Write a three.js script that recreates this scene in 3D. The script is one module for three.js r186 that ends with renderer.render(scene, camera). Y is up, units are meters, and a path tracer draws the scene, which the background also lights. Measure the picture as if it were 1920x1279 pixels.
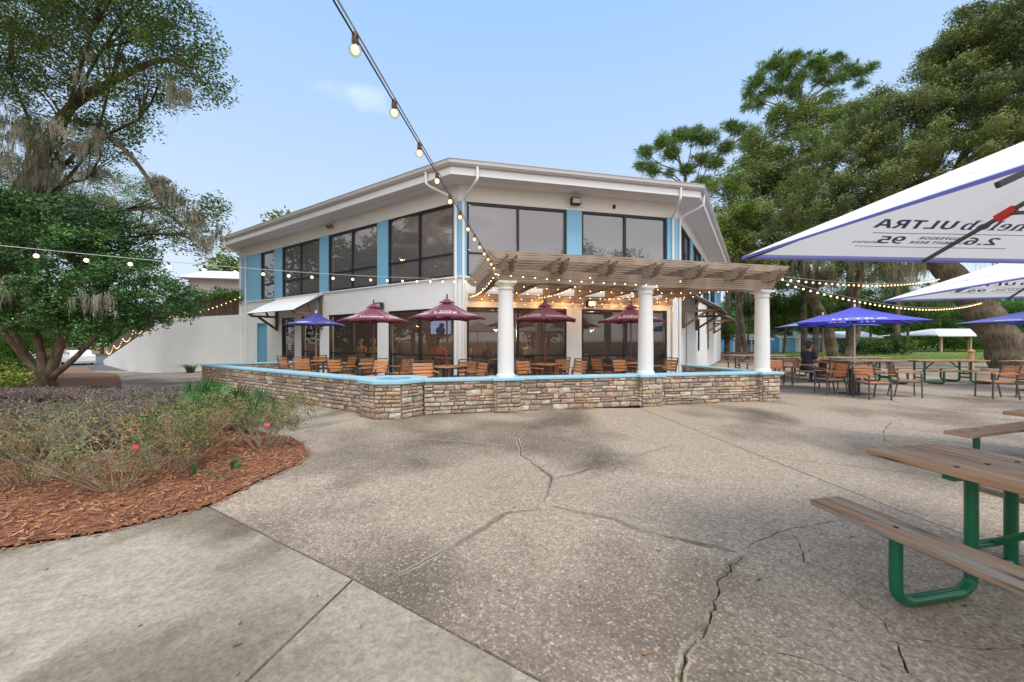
import * as THREE from 'three';
import { mergeGeometries } from 'three/addons/utils/BufferGeometryUtils.js';
import { RoundedBoxGeometry } from 'three/addons/geometries/RoundedBoxGeometry.js';
import { MarchingCubes } from 'three/addons/objects/MarchingCubes.js';

// ---------- camera, sky, sun, exposure ----------
const scene = new THREE.Scene();
const camera = new THREE.PerspectiveCamera(83.3, 1024 / 682, 0.05, 900);
camera.position.set(0, 1.5, 0);
camera.lookAt(0, 1.5, -10);
const renderer = new THREE.WebGLRenderer();
renderer.toneMapping = THREE.LinearToneMapping;
renderer.toneMappingExposure = 2.3;
renderer.shadowMap.enabled = true;
const SUN_AZ = 2.6, SUN_EL = 1.12;                     // behind the camera, high, veiled by thin cloud
const sunDir = new THREE.Vector3(Math.sin(SUN_AZ) * Math.cos(SUN_EL), Math.sin(SUN_EL), -Math.cos(SUN_AZ) * Math.cos(SUN_EL));
{
  const W = 1024, H = 512, d = new Float32Array(W * H * 4);
  const h3 = (x, y, z) => { let n = Math.imul(x, 374761393) ^ Math.imul(y, 668265263) ^ Math.imul(z, 2147483647 ^ 1274126177); n = Math.imul(n ^ (n >>> 13), 1274126177); return ((n ^ (n >>> 16)) >>> 0) / 4294967296; };
  const n3 = (x, y, z) => { const X = Math.floor(x), Y = Math.floor(y), Z = Math.floor(z), f = (t) => t * t * (3 - 2 * t), a = f(x - X), b = f(y - Y), c = f(z - Z), L = (p, q, t) => p + (q - p) * t; return L(L(L(h3(X, Y, Z), h3(X + 1, Y, Z), a), L(h3(X, Y + 1, Z), h3(X + 1, Y + 1, Z), a), b), L(L(h3(X, Y, Z + 1), h3(X + 1, Y, Z + 1), a), L(h3(X, Y + 1, Z + 1), h3(X + 1, Y + 1, Z + 1), a), b), c); };
  for (let j = 0; j < H; j++) for (let i = 0; i < W; i++) {
    const el = (j + 0.5) / H * Math.PI - Math.PI / 2, az = (i + 0.5) / W * 2 * Math.PI - Math.PI;
    const x = Math.cos(el) * Math.cos(az), y = Math.sin(el), z = Math.cos(el) * Math.sin(az);
    const t = Math.max(0, y), k = Math.pow(Math.min(1, t / 0.66), 0.7);
    let c = [0.40 + (0.168 - 0.40) * k, 0.432 + (0.275 - 0.432) * k, 0.45 + (0.438 - 0.45) * k];
    const v = y > 0.02 ? 1 / (y + 0.25) : 0;
    let n = 0, a = 0.5, f = 1.7;
    for (let o = 0; o < 5; o++) { n += a * n3(x * v * f + 11, y * f + 5, z * v * f + 3); a *= 0.5; f *= 2.1; }
    // the blue gap lies ahead of the camera; overhead and behind (as the front glass mirrors) the sky is veiled by pale cloud
    const ahead = -z * 0.9 + 0.1 * x, back = Math.min(1, Math.max(0, (0.16 - ahead + (n - 0.5) * 0.5) * 1.7));
    const w = Math.max(Math.min(0.22, Math.max(0, (n - 0.80) * 3)) * Math.min(1, t * 6), back * back * (3 - 2 * back) * 0.94);
    const cl = 0.62 + 0.42 * n; c = [c[0] + (cl - c[0]) * w, c[1] + (cl * 0.985 - c[1]) * w, c[2] + (cl * 0.975 - c[2]) * w];
    if (y < 0) c = [0.34, 0.33, 0.31];
    const o = (j * W + i) * 4; d[o] = c[0]; d[o + 1] = c[1]; d[o + 2] = c[2]; d[o + 3] = 1;
  }
  const sky = new THREE.DataTexture(d, W, H, THREE.RGBAFormat, THREE.FloatType);
  sky.mapping = THREE.EquirectangularReflectionMapping; sky.magFilter = THREE.LinearFilter; sky.minFilter = THREE.LinearFilter; sky.needsUpdate = true;
  scene.background = sky; scene.environment = sky;
}
const sun = new THREE.DirectionalLight(new THREE.Color(1, 0.96, 0.91), 1.15);
sun.position.copy(sunDir).multiplyScalar(80); sun.castShadow = true; sun.shadow.radius = 40;
sun.shadow.mapSize.set(4096, 4096); Object.assign(sun.shadow.camera, { left: -50, right: 50, top: 50, bottom: -50, near: 1, far: 200 });
sun.name = 'sun'; scene.add(sun); scene.add(sun.target);

// ---------- helpers ----------
const V = (x, y, z) => new THREE.Vector3(x, y, z);
const P = (x, Z, y = 0) => new THREE.Vector3(x, y, -Z);       // Z: metres ahead of the camera
function rng(s) { return () => { s = (s + 0x6D2B79F5) | 0; let t = Math.imul(s ^ (s >>> 15), 1 | s); t = (t + Math.imul(t ^ (t >>> 7), 61 | t)) ^ t; return ((t ^ (t >>> 14)) >>> 0) / 4294967296; }; }
const taken = {};
function numbered(n) { taken[n] = (taken[n] ?? -1) + 1; return taken[n] ? n + '_' + String(taken[n]).padStart(3, '0') : n; }
function thing(name, label, category, x = 0, Z = 0, y = 0, turn = 0, group) {
  const o = new THREE.Group(); o.name = numbered(name); o.position.set(x, y, -Z); o.rotation.y = turn;
  o.userData = { label, category }; if (group) o.userData.group = group; scene.add(o); return o;
}
function copyOf(src, x, Z, y, turn, label) {
  const o = src.clone(); o.name = numbered(src.name.replace(/_\d\d\d$/, '')); o.position.set(x, y, -Z); o.rotation.y = turn;
  o.userData = { ...src.userData }; if (label) o.userData.label = label; scene.add(o); return o;
}
function flat(g) { const n = g.index ? g.toNonIndexed() : g; for (const k of Object.keys(n.attributes)) if (!['position', 'normal', 'uv'].includes(k)) n.deleteAttribute(k); return n; }
const merge = (a) => a.length === 1 ? a[0] : mergeGeometries(a.map(flat));
function metric(g, swap) {                                    // uv in metres, by the way each face points
  g = flat(g); const p = g.attributes.position, n = g.attributes.normal, uv = new Float32Array(p.count * 2);
  for (let i = 0; i < p.count; i += 3) {
    let x = 0, y = 0, z = 0; for (let k = 0; k < 3; k++) { x += Math.abs(n.getX(i + k)); y += Math.abs(n.getY(i + k)); z += Math.abs(n.getZ(i + k)); }
    for (let k = 0; k < 3; k++) { const q = i + k; let a, b; if (y >= x && y >= z) { a = p.getX(q); b = p.getZ(q); } else if (z >= x) { a = p.getX(q); b = p.getY(q); } else { a = p.getZ(q); b = p.getY(q); }
      if (swap) [a, b] = [b, a]; uv[q * 2] = a; uv[q * 2 + 1] = b; }
  }
  g.setAttribute('uv', new THREE.BufferAttribute(uv, 2)); return g;
}
function part(parent, name, geo, mat, o = {}) {
  let g = Array.isArray(geo) ? merge(geo) : geo; if (mat.map || mat.bumpMap) if (!o.keep) g = metric(g, o.swap);
  const m = new THREE.Mesh(g, mat); m.name = name; m.castShadow = m.receiveShadow = true; if (o.label) m.userData.label = o.label; if (o.kind) m.userData.kind = o.kind;
  parent.add(m); return m;
}
function structure(name, geo, mat, o = {}) { const m = part(scene, numbered(name), geo, mat, o); m.userData.kind = 'structure'; if (o.text) m.userData.label = o.text; return m; }
const bx = (w, h, d, x = 0, y = 0, z = 0, rx = 0, ry = 0, rz = 0) => { const g = new THREE.BoxGeometry(w, h, d); if (rx) g.rotateX(rx); if (ry) g.rotateY(ry); if (rz) g.rotateZ(rz); return g.translate(x, y, z); };
const rb = (w, h, d, x = 0, y = 0, z = 0, r = 0.006, rx = 0, ry = 0, rz = 0) => { const g = new RoundedBoxGeometry(w, h, d, 1, Math.min(r, w / 2.1, h / 2.1, d / 2.1)); if (rx) g.rotateX(rx); if (ry) g.rotateY(ry); if (rz) g.rotateZ(rz); return g.translate(x, y, z); };
function bar(p, q, w, h, r = 0.004) {                          // a bar from p to q, w across and h high
  const d = q.clone().sub(p), L = d.length(); const g = new RoundedBoxGeometry(L, h, w, 1, Math.min(r, h / 2.1, w / 2.1));
  const X = d.normalize(), Y = Math.abs(X.y) > 0.999 ? V(1, 0, 0) : V(0, 1, 0), Zv = X.clone().cross(Y).normalize(), Yv = Zv.clone().cross(X);
  return g.applyMatrix4(new THREE.Matrix4().makeBasis(X, Yv, Zv)).translate((p.x + q.x) / 2, (p.y + q.y) / 2, (p.z + q.z) / 2);
}
function rod(p, q, r0, r1 = r0, n = 10) {
  const d = q.clone().sub(p), L = d.length(); const g = new THREE.CylinderGeometry(r1, r0, L, n, 1);
  return g.applyQuaternion(new THREE.Quaternion().setFromUnitVectors(V(0, 1, 0), d.normalize())).translate((p.x + q.x) / 2, (p.y + q.y) / 2, (p.z + q.z) / 2);
}
function pipe(pts, r, n = 8, seg = 0, straight = false) {
  let c; if (straight) { c = new THREE.CurvePath(); for (let i = 0; i + 1 < pts.length; i++) c.add(new THREE.LineCurve3(pts[i], pts[i + 1])); } else c = new THREE.CatmullRomCurve3(pts, false, 'catmullrom', 0.3);
  return new THREE.TubeGeometry(c, seg || pts.length * 4, r, n, false);
}
const lathe = (a, n = 20) => new THREE.LatheGeometry(a.map(([r, y]) => new THREE.Vector2(r, y)), n);
// 2-D noise that repeats
function lattice(seed) { const r = rng(seed), t = new Float32Array(65536); for (let i = 0; i < 65536; i++) t[i] = r(); return t; }
const LAT = lattice(77);
function tn(x, y, per, off = 0) {
  const X = Math.floor(x), Y = Math.floor(y); let a = x - X, b = y - Y; a = a * a * (3 - 2 * a); b = b * b * (3 - 2 * b);
  const w = (i, j) => LAT[((((i % per) + per) % per) * 251 + (((j % per) + per) % per) * 7919 + off * 1543) & 65535];
  const p = w(X, Y), q = w(X + 1, Y), r = w(X, Y + 1), s = w(X + 1, Y + 1); return p + (q - p) * a + (r - p) * b + (p - q - r + s) * a * b;
}
function fb(x, y, per, oct, off = 0) { let s = 0, a = 0.5, f = 1; for (let o = 0; o < oct; o++) { s += a * tn(x * f, y * f, per * f, off + o * 3); a *= 0.5; f *= 2; } return s / (1 - Math.pow(0.5, oct)); }
function tex(w, h, sx, sy, fn, srgb = true) {                  // fn(u, v) gives [r, g, b]; sx, sy: metres that one repeat covers
  const d = new Uint8Array(w * h * 4);
  for (let j = 0; j < h; j++) for (let i = 0; i < w; i++) { const c = fn(i / w, j / h, i, j), o = (j * w + i) * 4; for (let k = 0; k < 3; k++) d[o + k] = Math.max(0, Math.min(255, c[k] * 255)); d[o + 3] = 255; }
  const t = new THREE.DataTexture(d, w, h); t.wrapS = t.wrapT = THREE.RepeatWrapping; t.magFilter = THREE.LinearFilter; t.minFilter = THREE.LinearMipmapLinearFilter; t.generateMipmaps = true;
  if (srgb) t.colorSpace = THREE.SRGBColorSpace; t.repeat.set(1 / sx, 1 / sy); t.needsUpdate = true; return t;
}
const mix3 = (a, b, t) => a.map((v, i) => v + (b[i] - v) * t);
const S = (o) => new THREE.MeshStandardMaterial(o), PH = (o) => new THREE.MeshPhysicalMaterial(o);
const lin = (r, g, b) => new THREE.Color().setRGB(r, g, b);

// ---------- surface textures (sRGB values) ----------
const grainTex = (a, b, c, streak, seed) => tex(512, 512, 1.6, 0.4, (u, v) => {
  const wob = fb(u * 3, v * 6, 3, 3, seed) * 0.5; const g = fb(u * 4, v * 60 + wob * 10, 4, 3, seed + 5), f = tn(u * 16, v * 220, 220, seed + 9);
  let k = g * 0.75 + f * 0.25; const dark = Math.max(0, fb(u * 3, v * 24 + wob * 3, 3, 3, seed + 20) - 0.58) * streak; return mix3(mix3(a, b, k), c, Math.min(1, dark));
});
const T = {};
T.brown = (() => { const r = rng(17), kn = Array.from({ length: 9 }, () => [r(), r(), 0.010 + r() * 0.012, r() * 0.5 + 0.4]); return tex(1024, 512, 2.4, 0.8, (u, v) => {
  let dv = 0, dk = 0; for (const [a, b, s, k] of kn) { let x = Math.abs(u - a), y = v - b; x = Math.min(x, 1 - x); if (y > 0.5) y -= 1; if (y < -0.5) y += 1; const d = Math.exp(-((x / (s * 1.6)) ** 2 + (y / (s * 1.1)) ** 2)); dk = Math.max(dk, d * k); dv += y * Math.exp(-((x / (s * 5)) ** 2 + (y / (s * 4)) ** 2)) * 0.8; }
  const q = v + dv + (fb(u * 4, v * 5, 4, 3, 11) - 0.5) * 0.05, g = fb(u * 3, q * 26, 1e3, 3, 2), f = tn(u * 24, q * 170, 1e4, 9), w = fb(u * 5, v * 7, 5, 4, 71), dark = Math.max(0, fb(u * 6, q * 40, 1e3, 3, 21) - 0.60) * 2.2;
  let c = mix3([0.47, 0.34, 0.25], [0.73, 0.59, 0.46], g * 0.7 + f * 0.3); c = mix3(c, [0.60, 0.57, 0.53], Math.max(0, Math.min(0.8, (w - 0.45) * 3))); return mix3(c, [0.20, 0.145, 0.11], Math.min(0.85, dark + dk)); }); })();
T.grey = grainTex([0.47, 0.41, 0.36], [0.71, 0.65, 0.59], [0.37, 0.29, 0.22], 4, 31);
T.teak = grainTex([0.66, 0.43, 0.27], [0.84, 0.61, 0.41], [0.52, 0.31, 0.19], 3, 61);
T.old = grainTex([0.36, 0.29, 0.24], [0.52, 0.44, 0.37], [0.26, 0.20, 0.16], 4, 91);
T.bark = tex(512, 512, 1.2, 1.2, (u, v) => { const k = fb(u * 18, v * 5, 1e3, 4, 3), s = fb(u * 3, v * 3, 3, 3, 8); return mix3(mix3([0.20, 0.16, 0.12], [0.47, 0.42, 0.36], k), [0.55, 0.53, 0.46], Math.max(0, s - 0.5) * 1.6); });
T.barkB = tex(256, 256, 1.2, 1.2, (u, v) => { const k = Math.abs(fb(u * 18, v * 5, 1e3, 4, 3) - 0.5) * 2; return [k, k, k]; }, false);
T.stucco = tex(512, 512, 1.0, 1.0, (u, v) => { const k = fb(u * 60, v * 60, 60, 3, 4); return [k, k, k]; }, false);
T.wall = tex(512, 512, 7.0, 3.5, (u, v) => { const k = fb(u * 9, v * 5, 9, 5, 14), s = Math.max(0, fb(u * 60, v * 3, 60, 3, 24) - 0.60) * 0.5; return mix3([0.985, 0.985, 0.98], [0.925, 0.92, 0.905], k * 0.8 + s); });
T.rock = tex(512, 512, 0.9, 0.9, (u, v) => { const k = fb(u * 9, v * 13, 1e3, 5, 40), s = tn(u * 120, v * 120, 120, 44); const q = 0.68 + 0.34 * k + 0.10 * (s - 0.5); return [q, q * 0.985, q * 0.96]; });
T.rockB = tex(512, 512, 0.9, 0.9, (u, v) => { const k = fb(u * 14, v * 20, 1e3, 5, 50); return [k, k, k]; }, false);
// smooth walk: brushed, stained
T.walk = tex(1024, 1024, 5.12, 5.12, (u, v) => {
  const big = fb(u * 4, v * 4, 4, 4, 60), st = fb(u * 10 + v * 3, v * 6, 1e3, 4, 66), fine = tn(u * 512, v * 512, 512, 3) * 0.45 + tn(u * 230, v * 230, 230, 9) * 0.35 + tn(u * 90, v * 90, 90, 19) * 0.2;
  let c = mix3([0.66, 0.635, 0.59], [0.56, 0.53, 0.48], big); c = mix3(c, [0.38, 0.34, 0.29], Math.max(0, Math.min(0.85, (st * 0.6 + fb(u * 3, v * 3, 3, 3, 70) * 0.6 - 0.53) * 3.4))); return c.map((q) => q * (0.80 + 0.40 * fine));
});
T.fine = tex(512, 512, 0.8, 0.8, (u, v) => { const k = tn(u * 256, v * 256, 256, 5) * 0.6 + fb(u * 64, v * 64, 64, 2, 9) * 0.4; return [k, k, k]; }, false);
{ // aggregate with shell bits
  const N = 2048, M = 10.24, a = new Float32Array(N * N), hue = new Float32Array(N * N), r = rng(5);
  for (let k = 0; k < 300000; k++) {
    const x = r() * N, y = r() * N, big = r(); const dens = fb(x / N * 5, y / N * 5, 5, 3, 80); if (r() > dens * 1.75 - 0.18) continue;
    const e = big > 0.95 ? 1.35 + r() * 0.9 : 0.6 + r() * 0.75, th = r() * Math.PI, as = 0.5 + r() * 0.5, ct = Math.cos(th), s = Math.sin(th), val = 0.35 + r() * 0.65, w = r();
    for (let j = -3; j <= 3; j++) for (let i = -3; i <= 3; i++) { const p = (i * ct + j * s) / e, q = (-i * s + j * ct) / (e * as), dd = Math.sqrt(p * p + q * q), c = Math.max(0, Math.min(1, 1.5 - dd)) * val; if (c > 0) { const o = ((Math.floor(y) + j + N) % N) * N + ((Math.floor(x) + i + N) % N); if (c > a[o]) { a[o] = c; hue[o] = w; } } }
  }
  T.agg = tex(N, N, M, M, (u, v, i, j) => {
    const big = fb(u * 5, v * 5, 5, 5, 81), warp = fb(u * 4, v * 4, 4, 2, 99), st = fb(u * 7 + warp, v * 7 + warp, 7, 4, 90), dirt = Math.max(0, Math.min(1, (big * 0.5 + st * 0.62 - 0.54) * 4.2)), fine = tn(u * 1024, v * 1024, 1024, 4), fine2 = tn(u * 400, v * 400, 400, 14);
    let c = mix3([0.70, 0.655, 0.60], [0.53, 0.475, 0.42], fine2 * 0.55 + big * 0.25); c = mix3(c, [0.33, 0.29, 0.25], dirt * 0.85); c = c.map((q) => q * (0.84 + 0.30 * fine));
    const s = a[j * N + i]; return mix3(c, hue[j * N + i] < 0.12 ? [0.36, 0.31, 0.27] : [0.96, 0.93, 0.87], s * 0.66);
  });
}
T.mulch = tex(512, 512, 2, 2, (u, v) => { const k = fb(u * 40, v * 90, 1e3, 3, 33), b = fb(u * 4, v * 4, 4, 3, 37); return mix3(mix3([0.30, 0.16, 0.10], [0.66, 0.42, 0.28], k), [0.42, 0.31, 0.22], b * 0.5); });
T.soil = tex(512, 512, 6, 6, (u, v) => { const k = fb(u * 50, v * 50, 50, 4, 43), b = fb(u * 4, v * 4, 4, 4, 47); return mix3(mix3([0.33, 0.25, 0.19], [0.62, 0.50, 0.40], k), [0.50, 0.33, 0.24], b * 0.6); });
T.lawn = tex(512, 512, 8, 8, (u, v) => { const k = fb(u * 90, v * 90, 90, 3, 53), b = fb(u * 5, v * 5, 5, 4, 57); return mix3(mix3([0.24, 0.34, 0.10], [0.50, 0.60, 0.24], k), [0.58, 0.55, 0.28], Math.max(0, b - 0.45) * 1.6); });

// ---------- materials ----------
const M = {
  white: S({ color: lin(0.80, 0.815, 0.83), map: T.wall, bumpMap: T.stucco, bumpScale: 0.002, roughness: 0.85 }),
  cream: S({ color: lin(0.82, 0.82, 0.78), map: T.wall, roughness: 0.85 }),
  trim: S({ color: lin(0.74, 0.75, 0.75), roughness: 0.6 }),
  soffit: S({ color: lin(0.70, 0.70, 0.70), roughness: 0.8 }),
  gutter: S({ color: lin(0.50, 0.49, 0.48), roughness: 0.45 }),
  blue: S({ color: lin(0.20, 0.46, 0.66), roughness: 0.55 }),
  capBlue: S({ color: lin(0.28, 0.49, 0.60), bumpMap: T.stucco, bumpScale: 0.0015, roughness: 0.6 }),
  door: S({ color: lin(0.13, 0.36, 0.52), roughness: 0.5 }),
  bronze: S({ color: lin(0.018, 0.016, 0.020), roughness: 0.4, metalness: 0.2 }),
  glass: PH({ color: lin(0.44, 0.43, 0.47), roughness: 0.015, metalness: 0.42, transmission: 1, thickness: 0, ior: 1.7 }),
  glassLow: PH({ color: lin(0.48, 0.465, 0.46), roughness: 0.015, metalness: 0.06, transmission: 1, thickness: 0, ior: 1.7 }),
  pergola: S({ map: T.grey, roughness: 0.9, bumpMap: T.grey, bumpScale: 0.003 }),
  timber: S({ map: T.old, roughness: 0.9 }),
  plank: S({ map: T.brown, roughness: 0.75, bumpMap: T.brown, bumpScale: 0.002 }),
  teak: S({ map: T.teak, roughness: 0.6 }),
  frame: S({ color: lin(0.075, 0.075, 0.085), roughness: 0.5, metalness: 0.3 }),
  green: S({ color: lin(0.005, 0.12, 0.055), roughness: 0.28 }),
  black: S({ color: lin(0.012, 0.012, 0.013), roughness: 0.5 }),
  dark: S({ color: lin(0.03, 0.028, 0.026), roughness: 0.8 }),
  steel: S({ color: lin(0.45, 0.45, 0.46), roughness: 0.35, metalness: 0.8 }),
  tin: S({ color: lin(0.66, 0.68, 0.70), roughness: 0.5, metalness: 0.15 }),
  tinOld: S({ color: lin(0.42, 0.43, 0.45), roughness: 0.5, metalness: 0.25 }),
  agg: S({ color: lin(0.86, 0.825, 0.77), map: T.agg, roughness: 0.85, bumpMap: T.fine, bumpScale: 0.004 }),
  walk: S({ color: lin(0.92, 0.885, 0.81), map: T.walk, roughness: 0.85, bumpMap: T.fine, bumpScale: 0.002 }),
  grout: S({ color: lin(0.84, 0.80, 0.74), map: T.walk, roughness: 0.9 }),
  soil: S({ map: T.soil, roughness: 1 }), mulch: S({ map: T.mulch, roughness: 1, bumpMap: T.mulch, bumpScale: 0.02 }), lawn: S({ map: T.lawn, roughness: 1 }),
  asphalt: S({ color: lin(0.09, 0.09, 0.09), roughness: 0.9 }),
  mortar: S({ color: lin(0.24, 0.21, 0.18), roughness: 1 }),
  bark: S({ map: T.bark, bumpMap: T.barkB, bumpScale: 0.02, roughness: 0.95 }),
  paleBark: S({ color: lin(1.25, 1.2, 1.1), map: T.bark, bumpMap: T.barkB, bumpScale: 0.012, roughness: 0.95 }),
  twig: S({ color: lin(0.36, 0.285, 0.19), roughness: 0.9 }), twigDark: S({ color: lin(0.13, 0.10, 0.07), roughness: 0.9 }),
  glow: S({ color: lin(1, 0.8, 0.5), emissive: lin(1, 0.62, 0.27), emissiveIntensity: 1.5 }),
  fairy: S({ color: lin(1, 0.8, 0.5), emissive: lin(1, 0.55, 0.22), emissiveIntensity: 3 }),
  bulbGlass: PH({ color: lin(1, 0.90, 0.72), roughness: 0.02, transmission: 1, thickness: 0, ior: 1.45 }),
  skin: S({ color: lin(0.36, 0.21, 0.15), roughness: 0.6 }), hair: S({ color: lin(0.05, 0.03, 0.02), roughness: 0.7 }),
};
// ---------- terrain ----------
const sm = (a, b, x) => { const t = Math.max(0, Math.min(1, (x - a) / (b - a))); return t * t * (3 - 2 * t); };
const gh = (x, Z) => -1.0 * sm(14, 34, Z) * sm(-13, -22, x);           // the drive falls away to the car park
function sheet(pts, y, step, mat, name) {                               // a sheet that follows the terrain inside an outline
  const xs = pts.map((p) => p[0]), zs = pts.map((p) => p[1]), sh = new THREE.Shape(pts.map(([x, z]) => new THREE.Vector2(x, z)));
  const g = new THREE.ShapeGeometry(sh); g.rotateX(-Math.PI / 2); const p = g.attributes.position; for (let i = 0; i < p.count; i++) p.setY(i, y + gh(p.getX(i), -p.getZ(i))); g.computeVertexNormals(); return structure(name, g, mat);
}
{
  const g = new THREE.PlaneGeometry(1, 1, 160, 160); const p = g.attributes.position;
  for (let i = 0; i < p.count; i++) { const a = p.getX(i) * 2, b = p.getY(i) * 2, x = Math.sign(a) * (Math.abs(a) * 30 + Math.pow(Math.abs(a), 4) * 330), Z = 15 + Math.sign(b) * (Math.abs(b) * 30 + Math.pow(Math.abs(b), 4) * 330); p.setXYZ(i, x, gh(x, Z) - 0.055, -Z); }
  g.computeVertexNormals(); structure('ground', g, M.soil);
}
function inset(pts, d) {
  let A = 0; pts.forEach((p, i) => { const q = pts[(i + 1) % pts.length]; A += p[0] * q[1] - q[0] * p[1]; }); const ps = A < 0 ? pts.slice().reverse() : pts, n = ps.length;
  return ps.map((p, i) => { const a = ps[(i + n - 1) % n], b = ps[(i + 1) % n], e = [p[0] - a[0], p[1] - a[1]], f = [b[0] - p[0], b[1] - p[1]], le = Math.hypot(...e), lf = Math.hypot(...f); const n1 = [-e[1] / le, e[0] / le], n2 = [-f[1] / lf, f[0] / lf], k = Math.max(0.3, 1 + n1[0] * n2[0] + n1[1] * n2[1]); return [p[0] + d * (n1[0] + n2[0]) / k, p[1] + d * (n1[1] + n2[1]) / k]; });
}
function jagged(pts, seed, step = 0.05, amp = 0.016) {
  const r = rng(seed), out = []; let drift = 0;
  for (let i = 0; i + 1 < pts.length; i++) { const [x0, z0] = pts[i], [x1, z1] = pts[i + 1], L = Math.hypot(x1 - x0, z1 - z0), n = Math.max(1, Math.round(L / step)); for (let k = 0; k < n; k++) { const t = k / n; drift = drift * 0.6 + (r() - 0.5) * amp * 1.6; const nx = -(z1 - z0) / L, nz = (x1 - x0) / L, j = i === 0 && k === 0 ? 0 : drift; out.push([x0 + (x1 - x0) * t + nx * j, z0 + (z1 - z0) * t + nz * j]); } }
  out.push(pts[pts.length - 1]); return out;
}
function sides(line, half) { const L = [], R = []; line.forEach((p, i) => { const a = line[Math.max(0, i - 1)], b = line[Math.min(line.length - 1, i + 1)], l = Math.hypot(b[0] - a[0], b[1] - a[1]) || 1, nx = -(b[1] - a[1]) / l, nz = (b[0] - a[0]) / l, w = half(i, i / (line.length - 1)); L.push([p[0] + nx * w, p[1] + nz * w]); R.push([p[0] - nx * w, p[1] - nz * w]); }); return [L, R]; }
const plaza = new THREE.Group(); plaza.name = 'plaza_paving'; plaza.userData = { kind: 'structure', label: 'cracked exposed-aggregate concrete plaza and smooth concrete walk' }; scene.add(plaza);
const lines = [];
function slab(name, pts, mat, cracks = [], gap = 0.009) {
  const sh = new THREE.Shape(inset(pts, gap).map(([x, z]) => new THREE.Vector2(x, z)));
  cracks.forEach(({ p, w = 0.006, seed = 1, rim = 0, step, amp }) => {
    const line = jagged(p, seed, step, amp), r = rng(seed + 50), jit = line.map(() => 0.55 + 0.9 * r());
    const [L, R] = sides(line, (i, t) => Math.max(0.0012, w * jit[i] * Math.min(1, 6 * t + 0.25, 6 * (1 - t) + 0.25)));
    sh.holes.push(new THREE.Path([...L, ...R.reverse()].map(([x, z]) => new THREE.Vector2(x, z)))); if (rim) lines.push({ line, w, rim, seed });
  });
  const g = new THREE.ExtrudeGeometry(sh, { depth: 0.05, bevelEnabled: false }); g.rotateX(-Math.PI / 2).translate(0, -0.05, 0); return part(plaza, name, g, mat);
}
const J1a = [-2.76, 3.48], J1b = [-0.814, 2.30], J1c = [0.117, 1.70], J1d = [4.2, -0.95];
slab('aggregate_slab', [J1a, J1b, J1c, J1d, [4.3, -0.5], [3.56, 2.667], [3.425, 3.42], [3.24, 5.02], [3.166, 5.757], [2.84, 8.6], [-1.0, 8.5], [-2.4, 8.4], [-2.97, 7.66], [-3.53, 6.07], [-3.16, 5.68], [-2.84, 5.27], [-2.62, 4.6], [-2.71, 4.07]], M.agg, [
  { p: [[0.28, 6.71], [0.08, 5.9], [0.13, 5.02], [0.4, 4.32], [0.43, 4.17], [0.35, 3.87], [0.3, 3.54]], w: 0.0056, seed: 3, rim: 0.018 },
  { p: [[0.26, 3.43], [0.2, 3.4], [-0.07, 3.32], [-0.35, 2.92], [-0.55, 2.67], [-0.69, 2.49], [-0.79, 2.36]], w: 0.0048, seed: 4, rim: 0.018 },
  { p: [[0.34, 3.49], [0.56, 3.38], [0.89, 3.2], [1.02, 3.03], [1.39, 2.84], [1.6, 2.735]], w: 0.0044, seed: 5, rim: 0.018 },
  { p: [[1.62, 2.68], [1.6, 2.65], [1.34, 2.44], [1.19, 2.23], [0.94, 1.96], [0.73, 1.69], [0.66, 1.58]], w: 0.0060, seed: 6, rim: 0.018, step: 0.035, amp: 0.02 },
  { p: [[1.66, 2.76], [1.8, 2.85], [2.17, 3.05], [2.78, 3.22], [3.34, 3.38]], w: 0.0048, seed: 7 },
  { p: [[2.18, 3.0], [2.16, 2.9], [1.99, 2.60], [1.97, 2.53]], w: 0.0033, seed: 8 },
  { p: [[1.68, 2.71], [1.74, 2.70], [1.87, 2.51], [1.94, 2.44], [1.98, 2.21], [1.98, 2.05], [1.94, 1.97]], w: 0.0048, seed: 9 },
  { p: [[1.92, 1.92], [1.86, 1.86], [1.8, 1.7], [1.74, 1.5]], w: 0.0044, seed: 10, step: 0.03 },
  { p: [[1.97, 1.94], [2.25, 1.87], [2.48, 1.86], [2.75, 1.84]], w: 0.0040, seed: 11, step: 0.035 },
  { p: [[1.15, 1.92], [1.41, 1.79], [1.54, 1.66], [1.62, 1.5]], w: 0.0033, seed: 12, step: 0.03 },
  { p: [[0.50, 4.21], [1.17, 4.68], [2.31, 5.54]], w: 0.0021, seed: 13, rim: 0.018 },
  { p: [[-2.27, 5.51], [-1.45, 5.87], [-0.63, 5.71], [0.02, 5.46]], w: 0.0033, seed: 14, rim: 0.018 },
  { p: [[0.34, 6.80], [0.43, 6.92], [1.59, 8.0], [2.5, 8.4]], w: 0.0025, seed: 15 }]);
slab('aggregate_slab', [[3.56, 2.667], [3.425, 3.42], [3.24, 5.02], [4.65, 4.29], [7.4, 2.9], [12, 0.6], [12, -4], [5.0, -4], [4.3, -0.5]], M.agg);
slab('aggregate_slab', [[3.24, 5.02], [3.166, 5.757], [3.08, 6.5], [4.64, 7.06], [5.93, 6.1], [9, 4.2], [14, 0.6], [12, 0.6], [7.4, 2.9], [4.65, 4.29]], M.agg, [{ p: [[5.9, 6.05], [5.62, 5.8], [5.5, 5.45]], w: 0.0048, seed: 21 }]);
slab('aggregate_slab', [[3.08, 6.5], [2.84, 8.6], [5, 10.0], [7.5, 10.2], [9.2, 8.9], [17, 4.2], [14, 0.6], [9, 4.2], [5.93, 6.1], [4.64, 7.06]], M.agg, [{ p: [[7.63, 7.45], [6.9, 7.0], [6.17, 6.35], [6.0, 6.15]], w: 0.0073, seed: 22 }]);
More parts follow.
